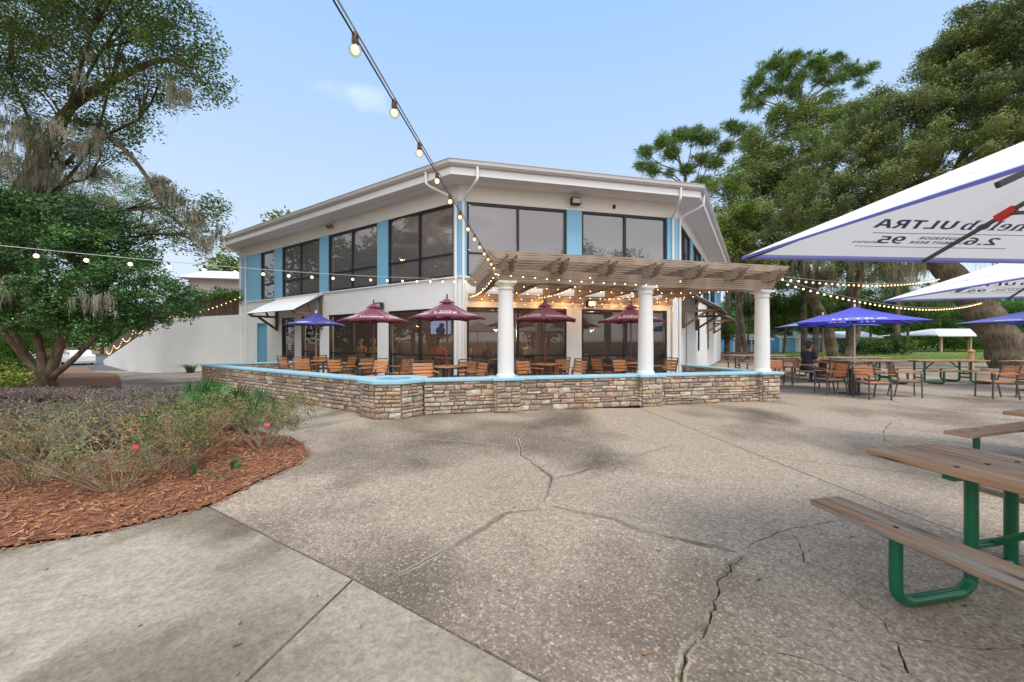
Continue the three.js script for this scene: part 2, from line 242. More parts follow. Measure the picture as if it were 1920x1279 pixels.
slab('aggregate_slab', [[7.5, 10.2], [5, 10.0], [3, 14], [6, 16], [13, 26.5], [46, 26.5], [46, 2], [17, 4.2], [9.2, 8.9]], M.agg, [{ p: [[10.48, 11.25], [9.86, 10.29], [9.5, 9.55], [9.3, 9.0]], w: 0.014, seed: 23 }]);
slab('walk_slab', [J1a, J1b, [-1.0, 2.418], [-1.17, 1.69], [-1.9, -2.5], [-14, -2.5], [-12, 1.2], [-6.0, 2.15], [-4.6, 2.5], [-3.69, 2.77], [-3.2, 3.0]].filter((_, i) => i !== 1), M.walk);
slab('walk_slab', [[-1.0, 2.418], J1b, J1c, J1d, [4.2, -4], [-1.9, -4], [-1.9, -2.5], [-1.17, 1.69]], M.walk);
slab('walk_slab', [[-2.97, 7.66], [-2.4, 8.4], [-5.2, 10.4], [-9.8, 13.4], [-10.1, 15], [-16.4, 16.2], [-17.4, 17.0], [-11.6, 11.4], [-8, 9.0], [-5.5, 7.2], [-3.75, 6.07], [-3.53, 6.07]], M.walk);
// pale cement smeared beside the cracks
lines.forEach(({ line, w, rim, seed }) => {
  const r = rng(seed + 9), pos = []; let k = 1;
  for (const s of [1, -1]) { const jit = line.map(() => { k = k * 0.65 + (0.25 + r() * 1.1) * 0.35; return k; }); const e0 = sides(line, (i, t) => (w * 1.6 + 0.002) * s)[0], e1 = sides(line, (i, t) => (w * 1.6 + 0.004 + rim * jit[i] * Math.min(1, 0.2 + 5 * t, 0.2 + 5 * (1 - t))) * s)[0];
    for (let i = 0; i + 1 < line.length; i++) { const q = [e0[i], e0[i + 1], e1[i + 1], e1[i]]; (s > 0 ? [0, 1, 2, 0, 2, 3] : [0, 2, 1, 0, 3, 2]).forEach((n) => pos.push(q[n][0], 0.002, -q[n][1])); } }
  const g = new THREE.BufferGeometry(); g.setAttribute('position', new THREE.Float32BufferAttribute(pos, 3)); g.setAttribute('uv', new THREE.Float32BufferAttribute(new Float32Array(pos.length / 3 * 2), 2)); g.computeVertexNormals();
  const n = g.attributes.normal; for (let i = 0; i < n.count; i++) n.setXYZ(i, 0, 1, 0); part(plaza, 'grout_smear', g, M.grout);
});
function loft(name, e0, e1, y, n, m, mat) {
  const pick = (e, t) => { const k = Math.min(e.length - 2, Math.floor(t * (e.length - 1))), f = t * (e.length - 1) - k; return [e[k][0] + (e[k + 1][0] - e[k][0]) * f, e[k][1] + (e[k + 1][1] - e[k][1]) * f]; };
  const g = new THREE.PlaneGeometry(1, 1, m, n), p = g.attributes.position; for (let i = 0; i < p.count; i++) { const t = 0.5 - p.getY(i), w = p.getX(i) + 0.5, a = pick(e0, t), b = pick(e1, t), x = a[0] + (b[0] - a[0]) * w, Z = a[1] + (b[1] - a[1]) * w; p.setXYZ(i, x, gh(x, Z) + y, -Z); } g.computeVertexNormals(); return structure(name, g, mat);
}
const DRIVE = [[-11.6, 11.4], [-16.5, 16.1], [-22.3, 21.6], [-32, 29.5], [-41.8, 37.6]];
loft('driveway', DRIVE, [[-9.6, 14.0], [-12.5, 20.0], [-21.6, 24.3], [-32, 32.3], [-44, 41.5]], -0.02, 48, 10, M.walk);
loft('bed_slope', DRIVE, [[-30, 4], [-34, 8], [-40, 14], [-50, 22], [-60, 30]], 0.0, 40, 20, M.soil);
{ const g = new THREE.PlaneGeometry(90, 40, 30, 20); g.rotateX(-Math.PI / 2); const p = g.attributes.position; for (let i = 0; i < p.count; i++) { const x = p.getX(i) - 72, Z = 52 - p.getZ(i); p.setXYZ(i, x, gh(x, Z) - 0.015, -Z); } g.computeVertexNormals(); structure('car_park', g, M.asphalt); }
sheet([[24, 30.5], [28, 29], [95, 28], [160, 60], [160, 130], [30, 130], [38, 58], [30, 44]], 0.0, 1, M.lawn, 'lawn');
// planted bed
const bed = [[-3.72, 2.77], [-3.2, 3.02], [-2.77, 3.5], [-2.72, 4.07], [-2.63, 4.6], [-2.70, 5.0], [-2.85, 5.27], [-3.17, 5.68], [-3.55, 6.05], [-3.8, 6.07], [-5.5, 7.2], [-8, 9], [-11.6, 11.4], [-16.4, 16], [-22, 14], [-22, -1], [-14, 0.4], [-12, 1.2], [-6.0, 2.15], [-4.6, 2.5]];
const inBed = (x, Z) => { let c = false; for (let i = 0, j = bed.length - 1; i < bed.length; j = i++) { const [a, b] = bed[i], [p, q] = bed[j]; if ((b > Z) !== (q > Z) && x < (p - a) * (Z - b) / (q - b) + a) c = !c; } return c; };
const edgeD = (x, Z) => { let d = 9; for (let i = 0; i < bed.length; i++) { const [a, b] = bed[i], [p, q] = bed[(i + 1) % bed.length], l = (p - a) ** 2 + (q - b) ** 2, t = Math.max(0, Math.min(1, ((x - a) * (p - a) + (Z - b) * (q - b)) / l)); d = Math.min(d, Math.hypot(x - a - (p - a) * t, Z - b - (q - b) * t)); } return d; };
const bedH = (x, Z) => 0.012 + sm(0.05, 0.45, edgeD(x, Z)) * bedB(x, Z), bedB = (x, Z) => 0.035 + 0.035 * tn(x * 1.7 + 50, Z * 1.7 + 50, 999, 2) + 0.012 * tn(x * 9 + 90, Z * 9, 999, 6);
{
  const n = 90, pos = [], idx = []; // near part with relief, kept inside the outline
  for (let j = 0; j <= n; j++) for (let i = 0; i <= n; i++) { const x = -13.5 + i / n * 11, Z = 0.9 + j / n * 11; pos.push(x, bedH(x, Z) + gh(x, Z), -Z); }
  for (let j = 0; j < n; j++) for (let i = 0; i < n; i++) { const ok = [[0, 0], [1, 0], [0, 1], [1, 1]].every(([a, b]) => inBed(-13.5 + (i + a) / n * 11, 0.9 + (j + b) / n * 11)); if (ok) { const a = j * (n + 1) + i, b = a + 1, c = a + n + 1, d = c + 1; idx.push(a, b, d, a, d, c); } }
  const g = new THREE.BufferGeometry(); g.setAttribute('position', new THREE.Float32BufferAttribute(pos, 3)); g.setAttribute('uv', new THREE.Float32BufferAttribute(new Float32Array(pos.length / 3 * 2), 2)); g.setIndex(idx); g.computeVertexNormals(); structure('mulch_bed', g, M.mulch);
  sheet(bed, 0.012, 1, M.mulch, 'bed_soil');
}
function scatter(name, geo, mat, list, o = {}) {                        // many small copies: [matrix, colour]
  const m = new THREE.InstancedMesh(geo, mat, list.length); m.name = o.parent ? name : numbered(name); m.castShadow = m.receiveShadow = true;
  list.forEach(([mt, c], i) => { m.setMatrixAt(i, mt); if (c) m.setColorAt(i, c); }); m.userData = { kind: 'stuff' }; if (o.label) m.userData.label = o.label; if (o.category) m.userData.category = o.category; (o.parent || scene).add(m); return m;
}
const mat4 = (p, e, s) => new THREE.Matrix4().compose(p, new THREE.Quaternion().setFromEuler(e), typeof s === 'number' ? V(s, s, s) : s);
{ // bark chips and pine straw
  const r = rng(8), list = [], g = new THREE.BoxGeometry(1, 0.35, 0.16);
  { const p = g.attributes.position; for (let i = 0; i < p.count; i++) if (p.getX(i) > 0) { p.setZ(i, p.getZ(i) * 0.5); p.setY(i, p.getY(i) + 0.1); } g.computeVertexNormals(); }
  const cs = [[0.36, 0.165, 0.085], [0.44, 0.235, 0.13], [0.24, 0.105, 0.06], [0.40, 0.225, 0.125], [0.13, 0.06, 0.035], [0.36, 0.17, 0.085]];
  for (let k = 0; k < 90000 && list.length < 30000; k++) { const near = r() < 0.72; const x = near ? -8 + r() * 5.5 : -13 + r() * 9, Z = near ? 1.6 + r() * 4.8 : 1.4 + r() * 10; if (!inBed(x, Z)) continue; const L = 0.02 + r() * r() * 0.06, c = cs[Math.floor(r() * 6)], b = 0.75 + r() * 0.5; list.push([mat4(P(x, Z, bedH(x, Z) + 0.004 + r() * 0.012 + gh(x, Z)), new THREE.Euler((r() - 0.5) * 0.7, r() * 6.3, (r() - 0.5) * 0.6), V(L, L * (0.15 + r() * 0.35), L * (0.6 + r() * 1.4))), lin(c[0] * b, c[1] * b, c[2] * b)]); }
  scatter('bark_mulch', g, S({ color: 0xffffff, roughness: 0.95 }), list, { label: 'red brown bark chips covering the planted bed', category: 'mulch' });
  // leaves and bits blown on the paving
  const bits = [], lg = new THREE.CircleGeometry(0.5, 6); lg.rotateX(-Math.PI / 2).scale(1, 1, 0.45); { const p = lg.attributes.position; for (let i = 0; i < p.count; i++) p.setY(i, p.getX(i) * p.getX(i) * 0.5 + 0.02); lg.computeVertexNormals(); }
  for (let k = 0; k < 420; k++) { const x = -4 + r() * 13, Z = 1.3 + r() * r() * 12; if (inBed(x, Z)) continue; const L = 0.012 + r() * r() * 0.035, c = r() < 0.45 ? [0.30, 0.12, 0.06] : [0.10, 0.08, 0.06]; bits.push([mat4(P(x, Z, 0.004), new THREE.Euler(0, r() * 6.3, 0), L), lin(...c)]); }
  for (let k = 0; k < 700; k++) { const i = Math.floor(r() * 7), t = r(), a = bed[i], b = bed[i + 1]; const x = a[0] + (b[0] - a[0]) * t + (r() - 0.2) * 0.10, Z = a[1] + (b[1] - a[1]) * t - (r() - 0.3) * 0.10; const L = 0.012 + r() * 0.03; bits.push([mat4(P(x, Z, 0.005 + r() * 0.01), new THREE.Euler((r() - .5) * .4, r() * 6.3, 0), L), lin(0.26 + r() * 0.1, 0.12, 0.06)]); }
  scatter('fallen_leaves', lg, S({ color: 0xffffff, roughness: 0.9, side: 2 }), bits, { label: 'small brown leaves and bits lying on the concrete', category: 'leaf litter' });
  // weeds in the crack
  const w = [], wg = new THREE.ConeGeometry(0.12, 1, 3); wg.translate(0, 0.5, 0);
  [[1.0, 2.02], [0.97, 1.98], [0.72, 1.68], [0.74, 1.72]].forEach(([x, Z]) => { for (let k = 0; k < 26; k++) w.push([mat4(P(x + (r() - .5) * 0.05, Z + (r() - .5) * 0.06, -0.01), new THREE.Euler((r() - .5) * 1.6, 0, (r() - .5) * 1.6), V(0.02, 0.02 + r() * 0.02, 0.02)), lin(0.09 + r() * 0.06, 0.12 + r() * 0.06, 0.03)]); });
  scatter('crack_weeds', wg, S({ color: 0xffffff, roughness: 0.9 }), w, { label: 'tiny green weeds growing in the crack in the paving', category: 'weeds' });
  const grass = [], gg = new THREE.ConeGeometry(0.02, 1, 3); gg.translate(0, 0.5, 0);
  for (let k = 0; k < 16000; k++) { const x = 26 + r() * 40, Z = 29.5 + r() * r() * 28; if (x < 24 + (Z - 30) * 0.45) continue; const b = 0.7 + r() * 0.6; grass.push([mat4(P(x, Z, 0), new THREE.Euler((r() - .5) * .8, r() * 6, (r() - .5) * .8), V(1.6, 0.06 + r() * 0.07, 1.6)), lin(0.13 * b, 0.19 * b, 0.045 * b)]); }
  scatter('grass', gg, S({ color: 0xffffff, roughness: 0.9 }), grass, { label: 'mown green lawn grass in front of the open pavilion', category: 'grass' });
}

// ---------- stone patio walls ----------
const rockMats = [[0.40, 0.33, 0.26], [0.33, 0.26, 0.21], [0.50, 0.42, 0.34], [0.28, 0.21, 0.185], [0.42, 0.38, 0.34], [0.46, 0.34, 0.24], [0.36, 0.27, 0.24], [0.30, 0.26, 0.235], [0.52, 0.47, 0.40], [0.40, 0.28, 0.22]].map((c) => S({ color: lin(...c.map((v) => v * 1.25)), map: T.rock, bumpMap: T.rockB, bumpScale: 0.012, roughness: 0.92 }));
const rockGeo = Array.from({ length: 14 }, (_, s) => {                    // rough split face: x, y, z in 0..1
  const r = rng(900 + s), n = 3, j = (v) => (r() - 0.5) * v, pos = [], q = [];
  for (let b = 0; b <= n; b++) for (let a = 0; a <= n; a++) { const e = a === 0 || a === n || b === 0 || b === n, c = (a === 0 || a === n) && (b === 0 || b === n); q.push([Math.min(1, Math.max(0, a / n + (a % n ? j(0.14) : (a ? -1 : 1) * r() * 0.05))), Math.min(1, Math.max(0, b / n + (b % n ? j(0.14) : (b ? -1 : 1) * r() * 0.10))), c ? 0.45 + r() * 0.2 : e ? 0.66 + r() * 0.2 : 0.86 + r() * 0.14]); }
  const at = (a, b) => q[b * (n + 1) + a], tri = (...v) => v.forEach((p) => pos.push(...p));
  for (let b = 0; b < n; b++) for (let a = 0; a < n; a++) tri(at(a, b), at(a + 1, b), at(a + 1, b + 1), at(a, b), at(a + 1, b + 1), at(a, b + 1));
  const back = (p) => [p[0], p[1], 0];
  for (let a = 0; a < n; a++) { let p = at(a, 0), w = at(a + 1, 0); tri(back(p), back(w), w, back(p), w, p); p = at(a, n); w = at(a + 1, n); tri(p, w, back(w), p, back(w), back(p)); p = at(0, a); w = at(0, a + 1); tri(back(p), p, w, back(p), w, back(w)); p = at(n, a); w = at(n, a + 1); tri(p, back(p), back(w), p, back(w), w); }
  const g = new THREE.BufferGeometry(); g.setAttribute('position', new THREE.Float32BufferAttribute(pos, 3)); g.computeVertexNormals();
  const uv = []; for (let i = 0; i < pos.length; i += 3) uv.push(pos[i] * 0.26 + s * 0.13, pos[i + 1] * 0.09 + pos[i + 2] * 0.05 + s * 0.21); g.setAttribute('uv', new THREE.Float32BufferAttribute(uv, 2)); return g;
});
function stones(parent, ox, oz, ang, len, h0, h1, seed, avg = 0.25, holes = true) {   // lays one face: from (ox, oz) along ang, facing its local +z
  const r = rng(seed), X = V(Math.cos(ang), 0, -Math.sin(ang)), N = V(Math.sin(ang), 0, Math.cos(ang)); let y = h0;
  while (y < h1 - 0.02) {
    let h = 0.062 + r() * 0.075; if (h1 - y - h < 0.05) h = h1 - y; let x = -0.0;
    while (x < len - 0.005) {
      let L = avg * (0.4 + r() * 1.25); if (len - x - L < 0.10) L = len - x; const base = y < h0 + 0.001;
      if (!(holes && base && r() < 0.05)) {
        const split = !base && h > 0.10 && r() < 0.4;
        for (let k = 0; k < (split ? 2 : 1); k++) { const hh = split ? h / 2 : h, m = new THREE.Mesh(rockGeo[Math.floor(r() * 14)], rockMats[Math.floor(r() * 10)]); m.name = 'stone'; m.castShadow = m.receiveShadow = true;
          m.position.set(ox, y + k * hh + 0.003, oz).addScaledVector(X, x + 0.003); m.rotation.y = ang; m.rotation.z = (r() - 0.5) * 0.03; m.scale.set(L - 0.007, hh - 0.007, 0.034 + r() * 0.034); parent.add(m); }
      }
      x += L;
    }
    y += h;
  }
}
const WALL_H = 0.665, WG = 'low stone patio walls';
function wallRun(label, x0, Z0, x1, Z1, seed, faces, t = 0.26, avg) {      // runs from left to right as seen from outside
  const ang = Math.atan2(Z1 - Z0, x1 - x0), L = Math.hypot(x1 - x0, Z1 - Z0), o = thing('stone_wall', label, 'stone wall', 0, 0, 0, 0, WG), mx = (x0 + x1) / 2, mz = (Z0 + Z1) / 2;
  part(o, 'core', bx(L, WALL_H, t, 0, WALL_H / 2, 0).rotateY(ang).translate(mx, 0, -mz), M.mortar);
  const n = Math.ceil(L / 2.4); for (let k = 0; k < n; k++) part(o, 'cap', rb(L / n - 0.004, 0.058, t + 0.13, -L / 2 + (k + 0.5) * L / n, WALL_H + 0.031, 0, 0.012).rotateY(ang).translate(mx, 0, -mz), M.capBlue);
  const nx = Math.sin(ang), nz = -Math.cos(ang);                            // outward, in (x, Z)
  if (faces.includes('o')) stones(o, x0 + nx * t / 2, -(Z0 + nz * t / 2), ang, L, 0, WALL_H, seed, avg);
  if (faces.includes('i')) stones(o, x1 - nx * t / 2, -(Z1 - nz * t / 2), ang + Math.PI, L, 0.12, WALL_H, seed + 5, 0.3, false);
  return o;
}
function pillar(label, x, Z, ang, seed, w = 0.5) {
  const o = thing('stone_pillar', label, 'stone pillar', x, Z, 0, ang, 'stone pillars under the columns'), h = w / 2;
  part(o, 'core', bx(w, WALL_H, w, 0, WALL_H / 2, 0), M.mortar); part(o, 'cap', rb(w + 0.17, 0.062, w + 0.17, 0, WALL_H + 0.035, 0, 0.012), M.capBlue);
  stones(o, -h, h, 0, w, 0, WALL_H, seed, 0.2, false); stones(o, h, h, Math.PI / 2, w, 0, WALL_H, seed + 1, 0.2, false); stones(o, -h, -h, -Math.PI / 2, w, 0, WALL_H, seed + 2, 0.2, false); return o;
}
const FA = 0.2251, FX = Math.cos(FA), FZ = Math.sin(FA);                     // the front runs along (FX, FZ)
const col = (s, d = 0) => [-0.135 + FX * s + FZ * d, 8.3 + FZ * s - FX * d];  // s along the front from the first column, d outward
const COLS = [0, 3.375, 6.69];
wallRun('long low stone wall with blue cap running from the octagonal planter to the drive', -10.2, 12.84, -3.0, 8.06, 40, 'o', 0.26, 0.255);
wallRun('short stone wall with blue cap ending by the entry door, running back from the long wall', -10.05, 12.98, -8.3, 14.95, 52, 'o', 0.26);
wallRun('front stone wall section between octagonal planter and first column pillar', col(-1.72)[0], col(-1.72)[1], col(-0.25)[0], col(-0.25)[1], 60, 'o');
wallRun('front stone wall section between the first and second column pillars', col(0.25)[0], col(0.25)[1], col(3.125)[0], col(3.125)[1], 64, 'o');
wallRun('front stone wall section between the second and third column pillars', col(3.625)[0], col(3.625)[1], col(6.44)[0], col(6.44)[1], 68, 'o');
wallRun('stone wall running back from the third column pillar, open at its far end', col(6.69, -0.25)[0], col(6.69, -0.25)[1], col(6.75, -3.0)[0], col(6.75, -3.0)[1], 72, 'oi');
['beside the octagonal planter section', 'in the middle of the front wall', 'at the free end of the front wall'].forEach((t, i) => pillar('stone pillar with blue cap carrying a white column ' + t, ...col(COLS[i]), FA, 80 + i * 7));
{ // octagonal planter
  const R = 0.63, o = thing('stone_planter', 'octagonal stone planter with blue rim at the corner of the patio wall', 'planter', -2.44, 7.95, 0, 0), pt = (k, q) => [Math.cos(k * Math.PI / 4 + 0.5) * q, Math.sin(k * Math.PI / 4 + 0.5) * q];
  const ring = new THREE.Shape(Array.from({ length: 8 }, (_, k) => new THREE.Vector2(...pt(k, R)))); ring.holes.push(new THREE.Path(Array.from({ length: 8 }, (_, k) => new THREE.Vector2(...pt(k, R - 0.2)))));
  part(o, 'core', new THREE.ExtrudeGeometry(ring, { depth: WALL_H, bevelEnabled: false }).rotateX(-Math.PI / 2), M.mortar);
  const rim = new THREE.Shape(Array.from({ length: 8 }, (_, k) => new THREE.Vector2(...pt(k, R + 0.075)))); rim.holes.push(new THREE.Path(Array.from({ length: 8 }, (_, k) => new THREE.Vector2(...pt(k, R - 0.26)))));
  part(o, 'cap', new THREE.ExtrudeGeometry(rim, { depth: 0.05, bevelEnabled: true, bevelSize: 0.008, bevelThickness: 0.008, bevelSegments: 2 }).rotateX(-Math.PI / 2).translate(0, WALL_H + 0.012, 0), M.capBlue);
  part(o, 'soil', new THREE.CylinderGeometry(R - 0.2, R - 0.2, 0.04, 8).translate(0, 0.56, 0), M.soil);
  const side = 2 * R * Math.sin(Math.PI / 8);
  for (let k = 0; k < 8; k++) { const a = pt(k, R), b = pt(k + 1, R), ang = Math.atan2(b[1] - a[1], b[0] - a[0]); if ((a[1] + b[1]) / 2 < 0.35) stones(o, a[0], -a[1], ang, side, 0, WALL_H, 120 + k, 0.17, false); }
}
// ---------- restaurant ----------
const B = [-1.66, 12.2], LA = -0.5777, RA = 1.0018;                           // front-left corner, headings of the left and right faces
const Lx = Math.cos(LA), Lz = Math.sin(LA), A0 = [B[0] - 15.34 * Lx, B[1] - 15.34 * Lz];
const C0 = [B[0] + 7.89 * FX, B[1] + 7.89 * FZ], D0 = [C0[0] + 19.5 * Math.cos(RA), C0[1] + 19.5 * Math.sin(RA)], E0 = [0, 40], F0 = [-16.4, 29];
const H = { head1: 2.59, band: 3.575, head2: 5.96, soffit: 6.49, gutter: 6.87, floor: 0.12 };
const frameOf = (o, ang) => new THREE.Matrix4().makeRotationY(ang).setPosition(o[0], 0, -o[1]);
const FR = { left: frameOf(A0, LA), front: frameOf(B, FA), right: frameOf(C0, RA) };
const inF = (g, f) => (Array.isArray(g) ? merge(g) : g).applyMatrix4(FR[f]);
const house = thing('restaurant_building', 'two storey white restaurant with pale blue panels and dark tinted windows', 'building');
const span = (x0, x1, y0, y1, z0, z1) => bx(x1 - x0, y1 - y0, z1 - z0, (x0 + x1) / 2, (y0 + y1) / 2, (z0 + z1) / 2);
const LL = 15.34, t2x = (a) => a.map(([p, q]) => [LL - q, LL - p]).reverse();
const bays = {
  left: { L: LL, up: t2x([[0.26, 3.46], [4.06, 7.26], [7.91, 11.09], [11.8, 13.2]]), low: t2x([[0.26, 3.46], [4.06, 7.26], [7.91, 9.43], [9.97, 11.14], [12.55, 13.58]]) },
  front: { L: 7.89, up: [[0.22, 3.61], [4.15, 7.46]], low: [[0.22, 3.61], [4.15, 7.46]] },
  right: { L: 19.5, up: [[0.4, 3.2], [3.9, 7.0], [7.7, 10.8], [11.5, 14.6]], low: [[0.5, 0.85], [1.9, 2.25], [5.6, 6.5], [9.9, 10.9]] },
};
function facade(f) {
  const { L, up, low } = bays[f], w = [], piers = []; const gaps = (a) => { const o = []; let x = 0; a.forEach(([p, q]) => { o.push([x, p]); x = q; }); o.push([x, L]); return o; };
  gaps(low).forEach(([p, q]) => w.push(span(p, q, 0, H.head1, -0.24, 0)));
  low.forEach(([p, q]) => { if (f === 'right') { w.push(span(p, q, 0, q - p > 0.8 ? 1.0 : 0.1, -0.24, 0)); } });
  w.push(span(0, L, H.head1, H.band, -0.24, 0)); part(house, 'wall', inF(w, f), M.white);
  part(house, 'upper_wall_band', inF([span(0, L, H.head2, H.soffit, -0.24, 0)], f), M.cream);
  gaps(up).forEach(([p, q]) => part(house, 'blue_panel', inF([span(p, q, H.band, H.head2, -0.24, 0.012)], f), M.blue));
  part(house, 'sill', inF([span(0, L, H.band - 0.05, H.band - 0.002, 0.003, 0.05)], f), M.white);
  up.forEach(([p, q]) => window_(f, p, q, H.band, H.head2, q - p > 2 ? 2 : 1, 4.34, M.glass));
}
function window_(f, p, q, y0, y1, n, transom, glass, d = -0.09) {              // one window: frame, with its panes as pieces of it
  const b = 0.075, g = [span(p, p + b, y0, y1, d - 0.06, d + 0.06), span(q - b, q, y0, y1, d - 0.06, d + 0.06), span(p + b, q - b, y0, y0 + b, d - 0.06, d + 0.06), span(p + b, q - b, y1 - b, y1, d - 0.06, d + 0.06)], xs = [];
  for (let k = 0; k < n; k++) xs.push([p + b + (q - p - 2 * b) * k / n + (k ? b / 2 : 0), p + b + (q - p - 2 * b) * (k + 1) / n - (k < n - 1 ? b / 2 : 0)]);
  for (let k = 1; k < n; k++) g.push(span(xs[k - 1][1], xs[k][0], y0 + b, y1 - b, d - 0.06, d + 0.06)); xs.forEach(([a, c]) => { if (transom) g.push(span(a, c, transom - 0.025, transom + 0.025, d - 0.04, d + 0.04)); });
  const w = part(house, 'window', inF(g, f), M.bronze);
  xs.forEach(([a, c]) => (transom ? [[y0 + b, transom - 0.025], [transom + 0.025, y1 - b]] : [[y0 + b, y1 - b]]).forEach(([e, h]) => { const gl = new THREE.PlaneGeometry(c - a, h - e).translate((a + c) / 2, (e + h) / 2, d); part(w, 'pane', inF([gl], f), glass); }));
  return w;
}
['left', 'front', 'right'].forEach(facade);
[[0.26, 3.46], [4.06, 7.26]].forEach(([p, q]) => window_('left', LL - q, LL - p, 0.12, H.head1, 2, 1.02, M.glassLow));
window_('left', LL - 9.43, LL - 7.91, 0.12, H.head1, 1, 1.02, M.glassLow);
bays.front.low.forEach(([p, q]) => window_('front', p, q, 0.12, H.head1, 2, 1.02, M.glassLow));
[[0.5, 0.85, 0.1], [1.9, 2.25, 0.1], [5.6, 6.5, 1.0], [9.9, 10.9, 1.0]].forEach(([p, q, y]) => window_('right', p, q, y, H.head1, 1, 0, M.glass));
{ // entry door and service door
  const p = LL - 11.14, q = LL - 9.97, g = [span(p, p + 0.1, 0.12, 2.59, -0.15, -0.03), span(q - 0.1, q, 0.12, 2.59, -0.15, -0.03), span(p + 0.1, q - 0.1, 2.3, 2.38, -0.15, -0.03), span(p + 0.1, q - 0.1, 2.52, 2.59, -0.15, -0.03), span(p + 0.1, p + 0.2, 0.12, 2.3, -0.12, -0.06), span(q - 0.2, q - 0.1, 0.12, 2.3, -0.12, -0.06), span(p + 0.2, q - 0.2, 0.12, 0.36, -0.12, -0.06), span(p + 0.2, q - 0.2, 2.18, 2.3, -0.12, -0.06)];
  const d = part(house, 'entry_door', inF(g, 'left'), M.bronze); part(d, 'pane', inF([new THREE.PlaneGeometry(q - p - 0.4, 1.82).translate((p + q) / 2, 1.27, -0.09)], 'left'), M.glassLow); part(d, 'transom_pane', inF([new THREE.PlaneGeometry(q - p - 0.2, 0.14).translate((p + q) / 2, 2.45, -0.09)], 'left'), M.glassLow);
  part(d, 'handle', inF([rb(0.03, 0.34, 0.03, q - 0.24, 1.15, -0.02)], 'left'), M.steel);
  for (let i = 0; i < 3; i++) part(d, 'door_notice', inF([bx(0.30 - i * 0.05, 0.06, 0.004, (p + q) / 2, 1.34 - i * 0.10, -0.083)], 'left'), M.trim);
  const s0 = LL - 13.58, s1 = LL - 12.55; const sd = part(house, 'service_door', inF([span(s0 + 0.05, s1 - 0.05, 0.06, 2.36, -0.10, -0.05)], 'left'), M.door);
  part(sd, 'door_frame', inF([span(s0, s0 + 0.05, 0, 2.42, -0.16, 0.01), span(s1 - 0.05, s1, 0, 2.42, -0.16, 0.01), span(s0 + 0.05, s1 - 0.05, 2.36, 2.42, -0.16, 0.01)], 'left'), M.door); part(sd, 'handle', inF([rb(0.05, 0.12, 0.05, s1 - 0.13, 1.12, -0.03), rb(0.10, 0.02, 0.02, s1 - 0.16, 1.1, 0)], 'left'), M.steel);
  part(house, 'door_head_panel', inF([span(s0, s1, 2.42, H.head1, -0.24, -0.002)], 'left'), M.white);
}
// inner shell: floors, partitions, back walls
const foot = [A0, B, C0, D0, E0, F0], poly = (pts, d, y) => new THREE.ExtrudeGeometry(new THREE.Shape(pts.map(([x, z]) => new THREE.Vector2(x, z))), { depth: d, bevelEnabled: false }).rotateX(-Math.PI / 2).translate(0, y, 0);
const inFoot = inset(foot, 0.26);
part(house, 'ground_floor', poly(inFoot, 0.10, 0.0), S({ color: lin(0.16, 0.12, 0.09), roughness: 0.5 }));
part(house, 'upper_floor', poly(inFoot, 0.30, 2.95), S({ color: lin(0.30, 0.26, 0.22), roughness: 0.8 }));
part(house, 'ceiling', poly(inFoot, 0.06, 6.2), S({ color: lin(0.38, 0.35, 0.32), roughness: 0.9 }));
const seg = (a, b, y0, y1, t) => { const L = Math.hypot(b[0] - a[0], b[1] - a[1]); return bx(L, y1 - y0, t, 0, (y0 + y1) / 2, 0).rotateY(Math.atan2(b[1] - a[1], b[0] - a[0])).translate((a[0] + b[0]) / 2, 0, -(a[1] + b[1]) / 2); };
part(house, 'back_wall', [seg(D0, E0, 0, H.soffit - 0.01, 0.24), seg(E0, F0, 0, H.soffit - 0.01, 0.24), seg(F0, A0, 0, H.soffit - 0.01, 0.24)], M.white);
part(house, 'partition_wall', [seg([-12.5, 23.8], [1.5, 19.6], 0.1, 2.94, 0.15), seg([1.5, 19.7], [12.5, 24.8], 0.1, 2.94, 0.15)], S({ color: lin(0.20, 0.135, 0.09), roughness: 0.9 }));
part(house, 'green_partition', [seg([5.2, 15.2], [7.2, 18.0], 0.1, 2.94, 0.12)], S({ color: lin(0.18, 0.20, 0.09), roughness: 0.9 }));
part(house, 'upper_partition', [seg([-13, 25], [3, 20], 3.26, 6.19, 0.15), seg([3, 20.1], [13, 26], 3.26, 6.19, 0.15)], S({ color: lin(0.24, 0.17, 0.12), roughness: 0.9 }));
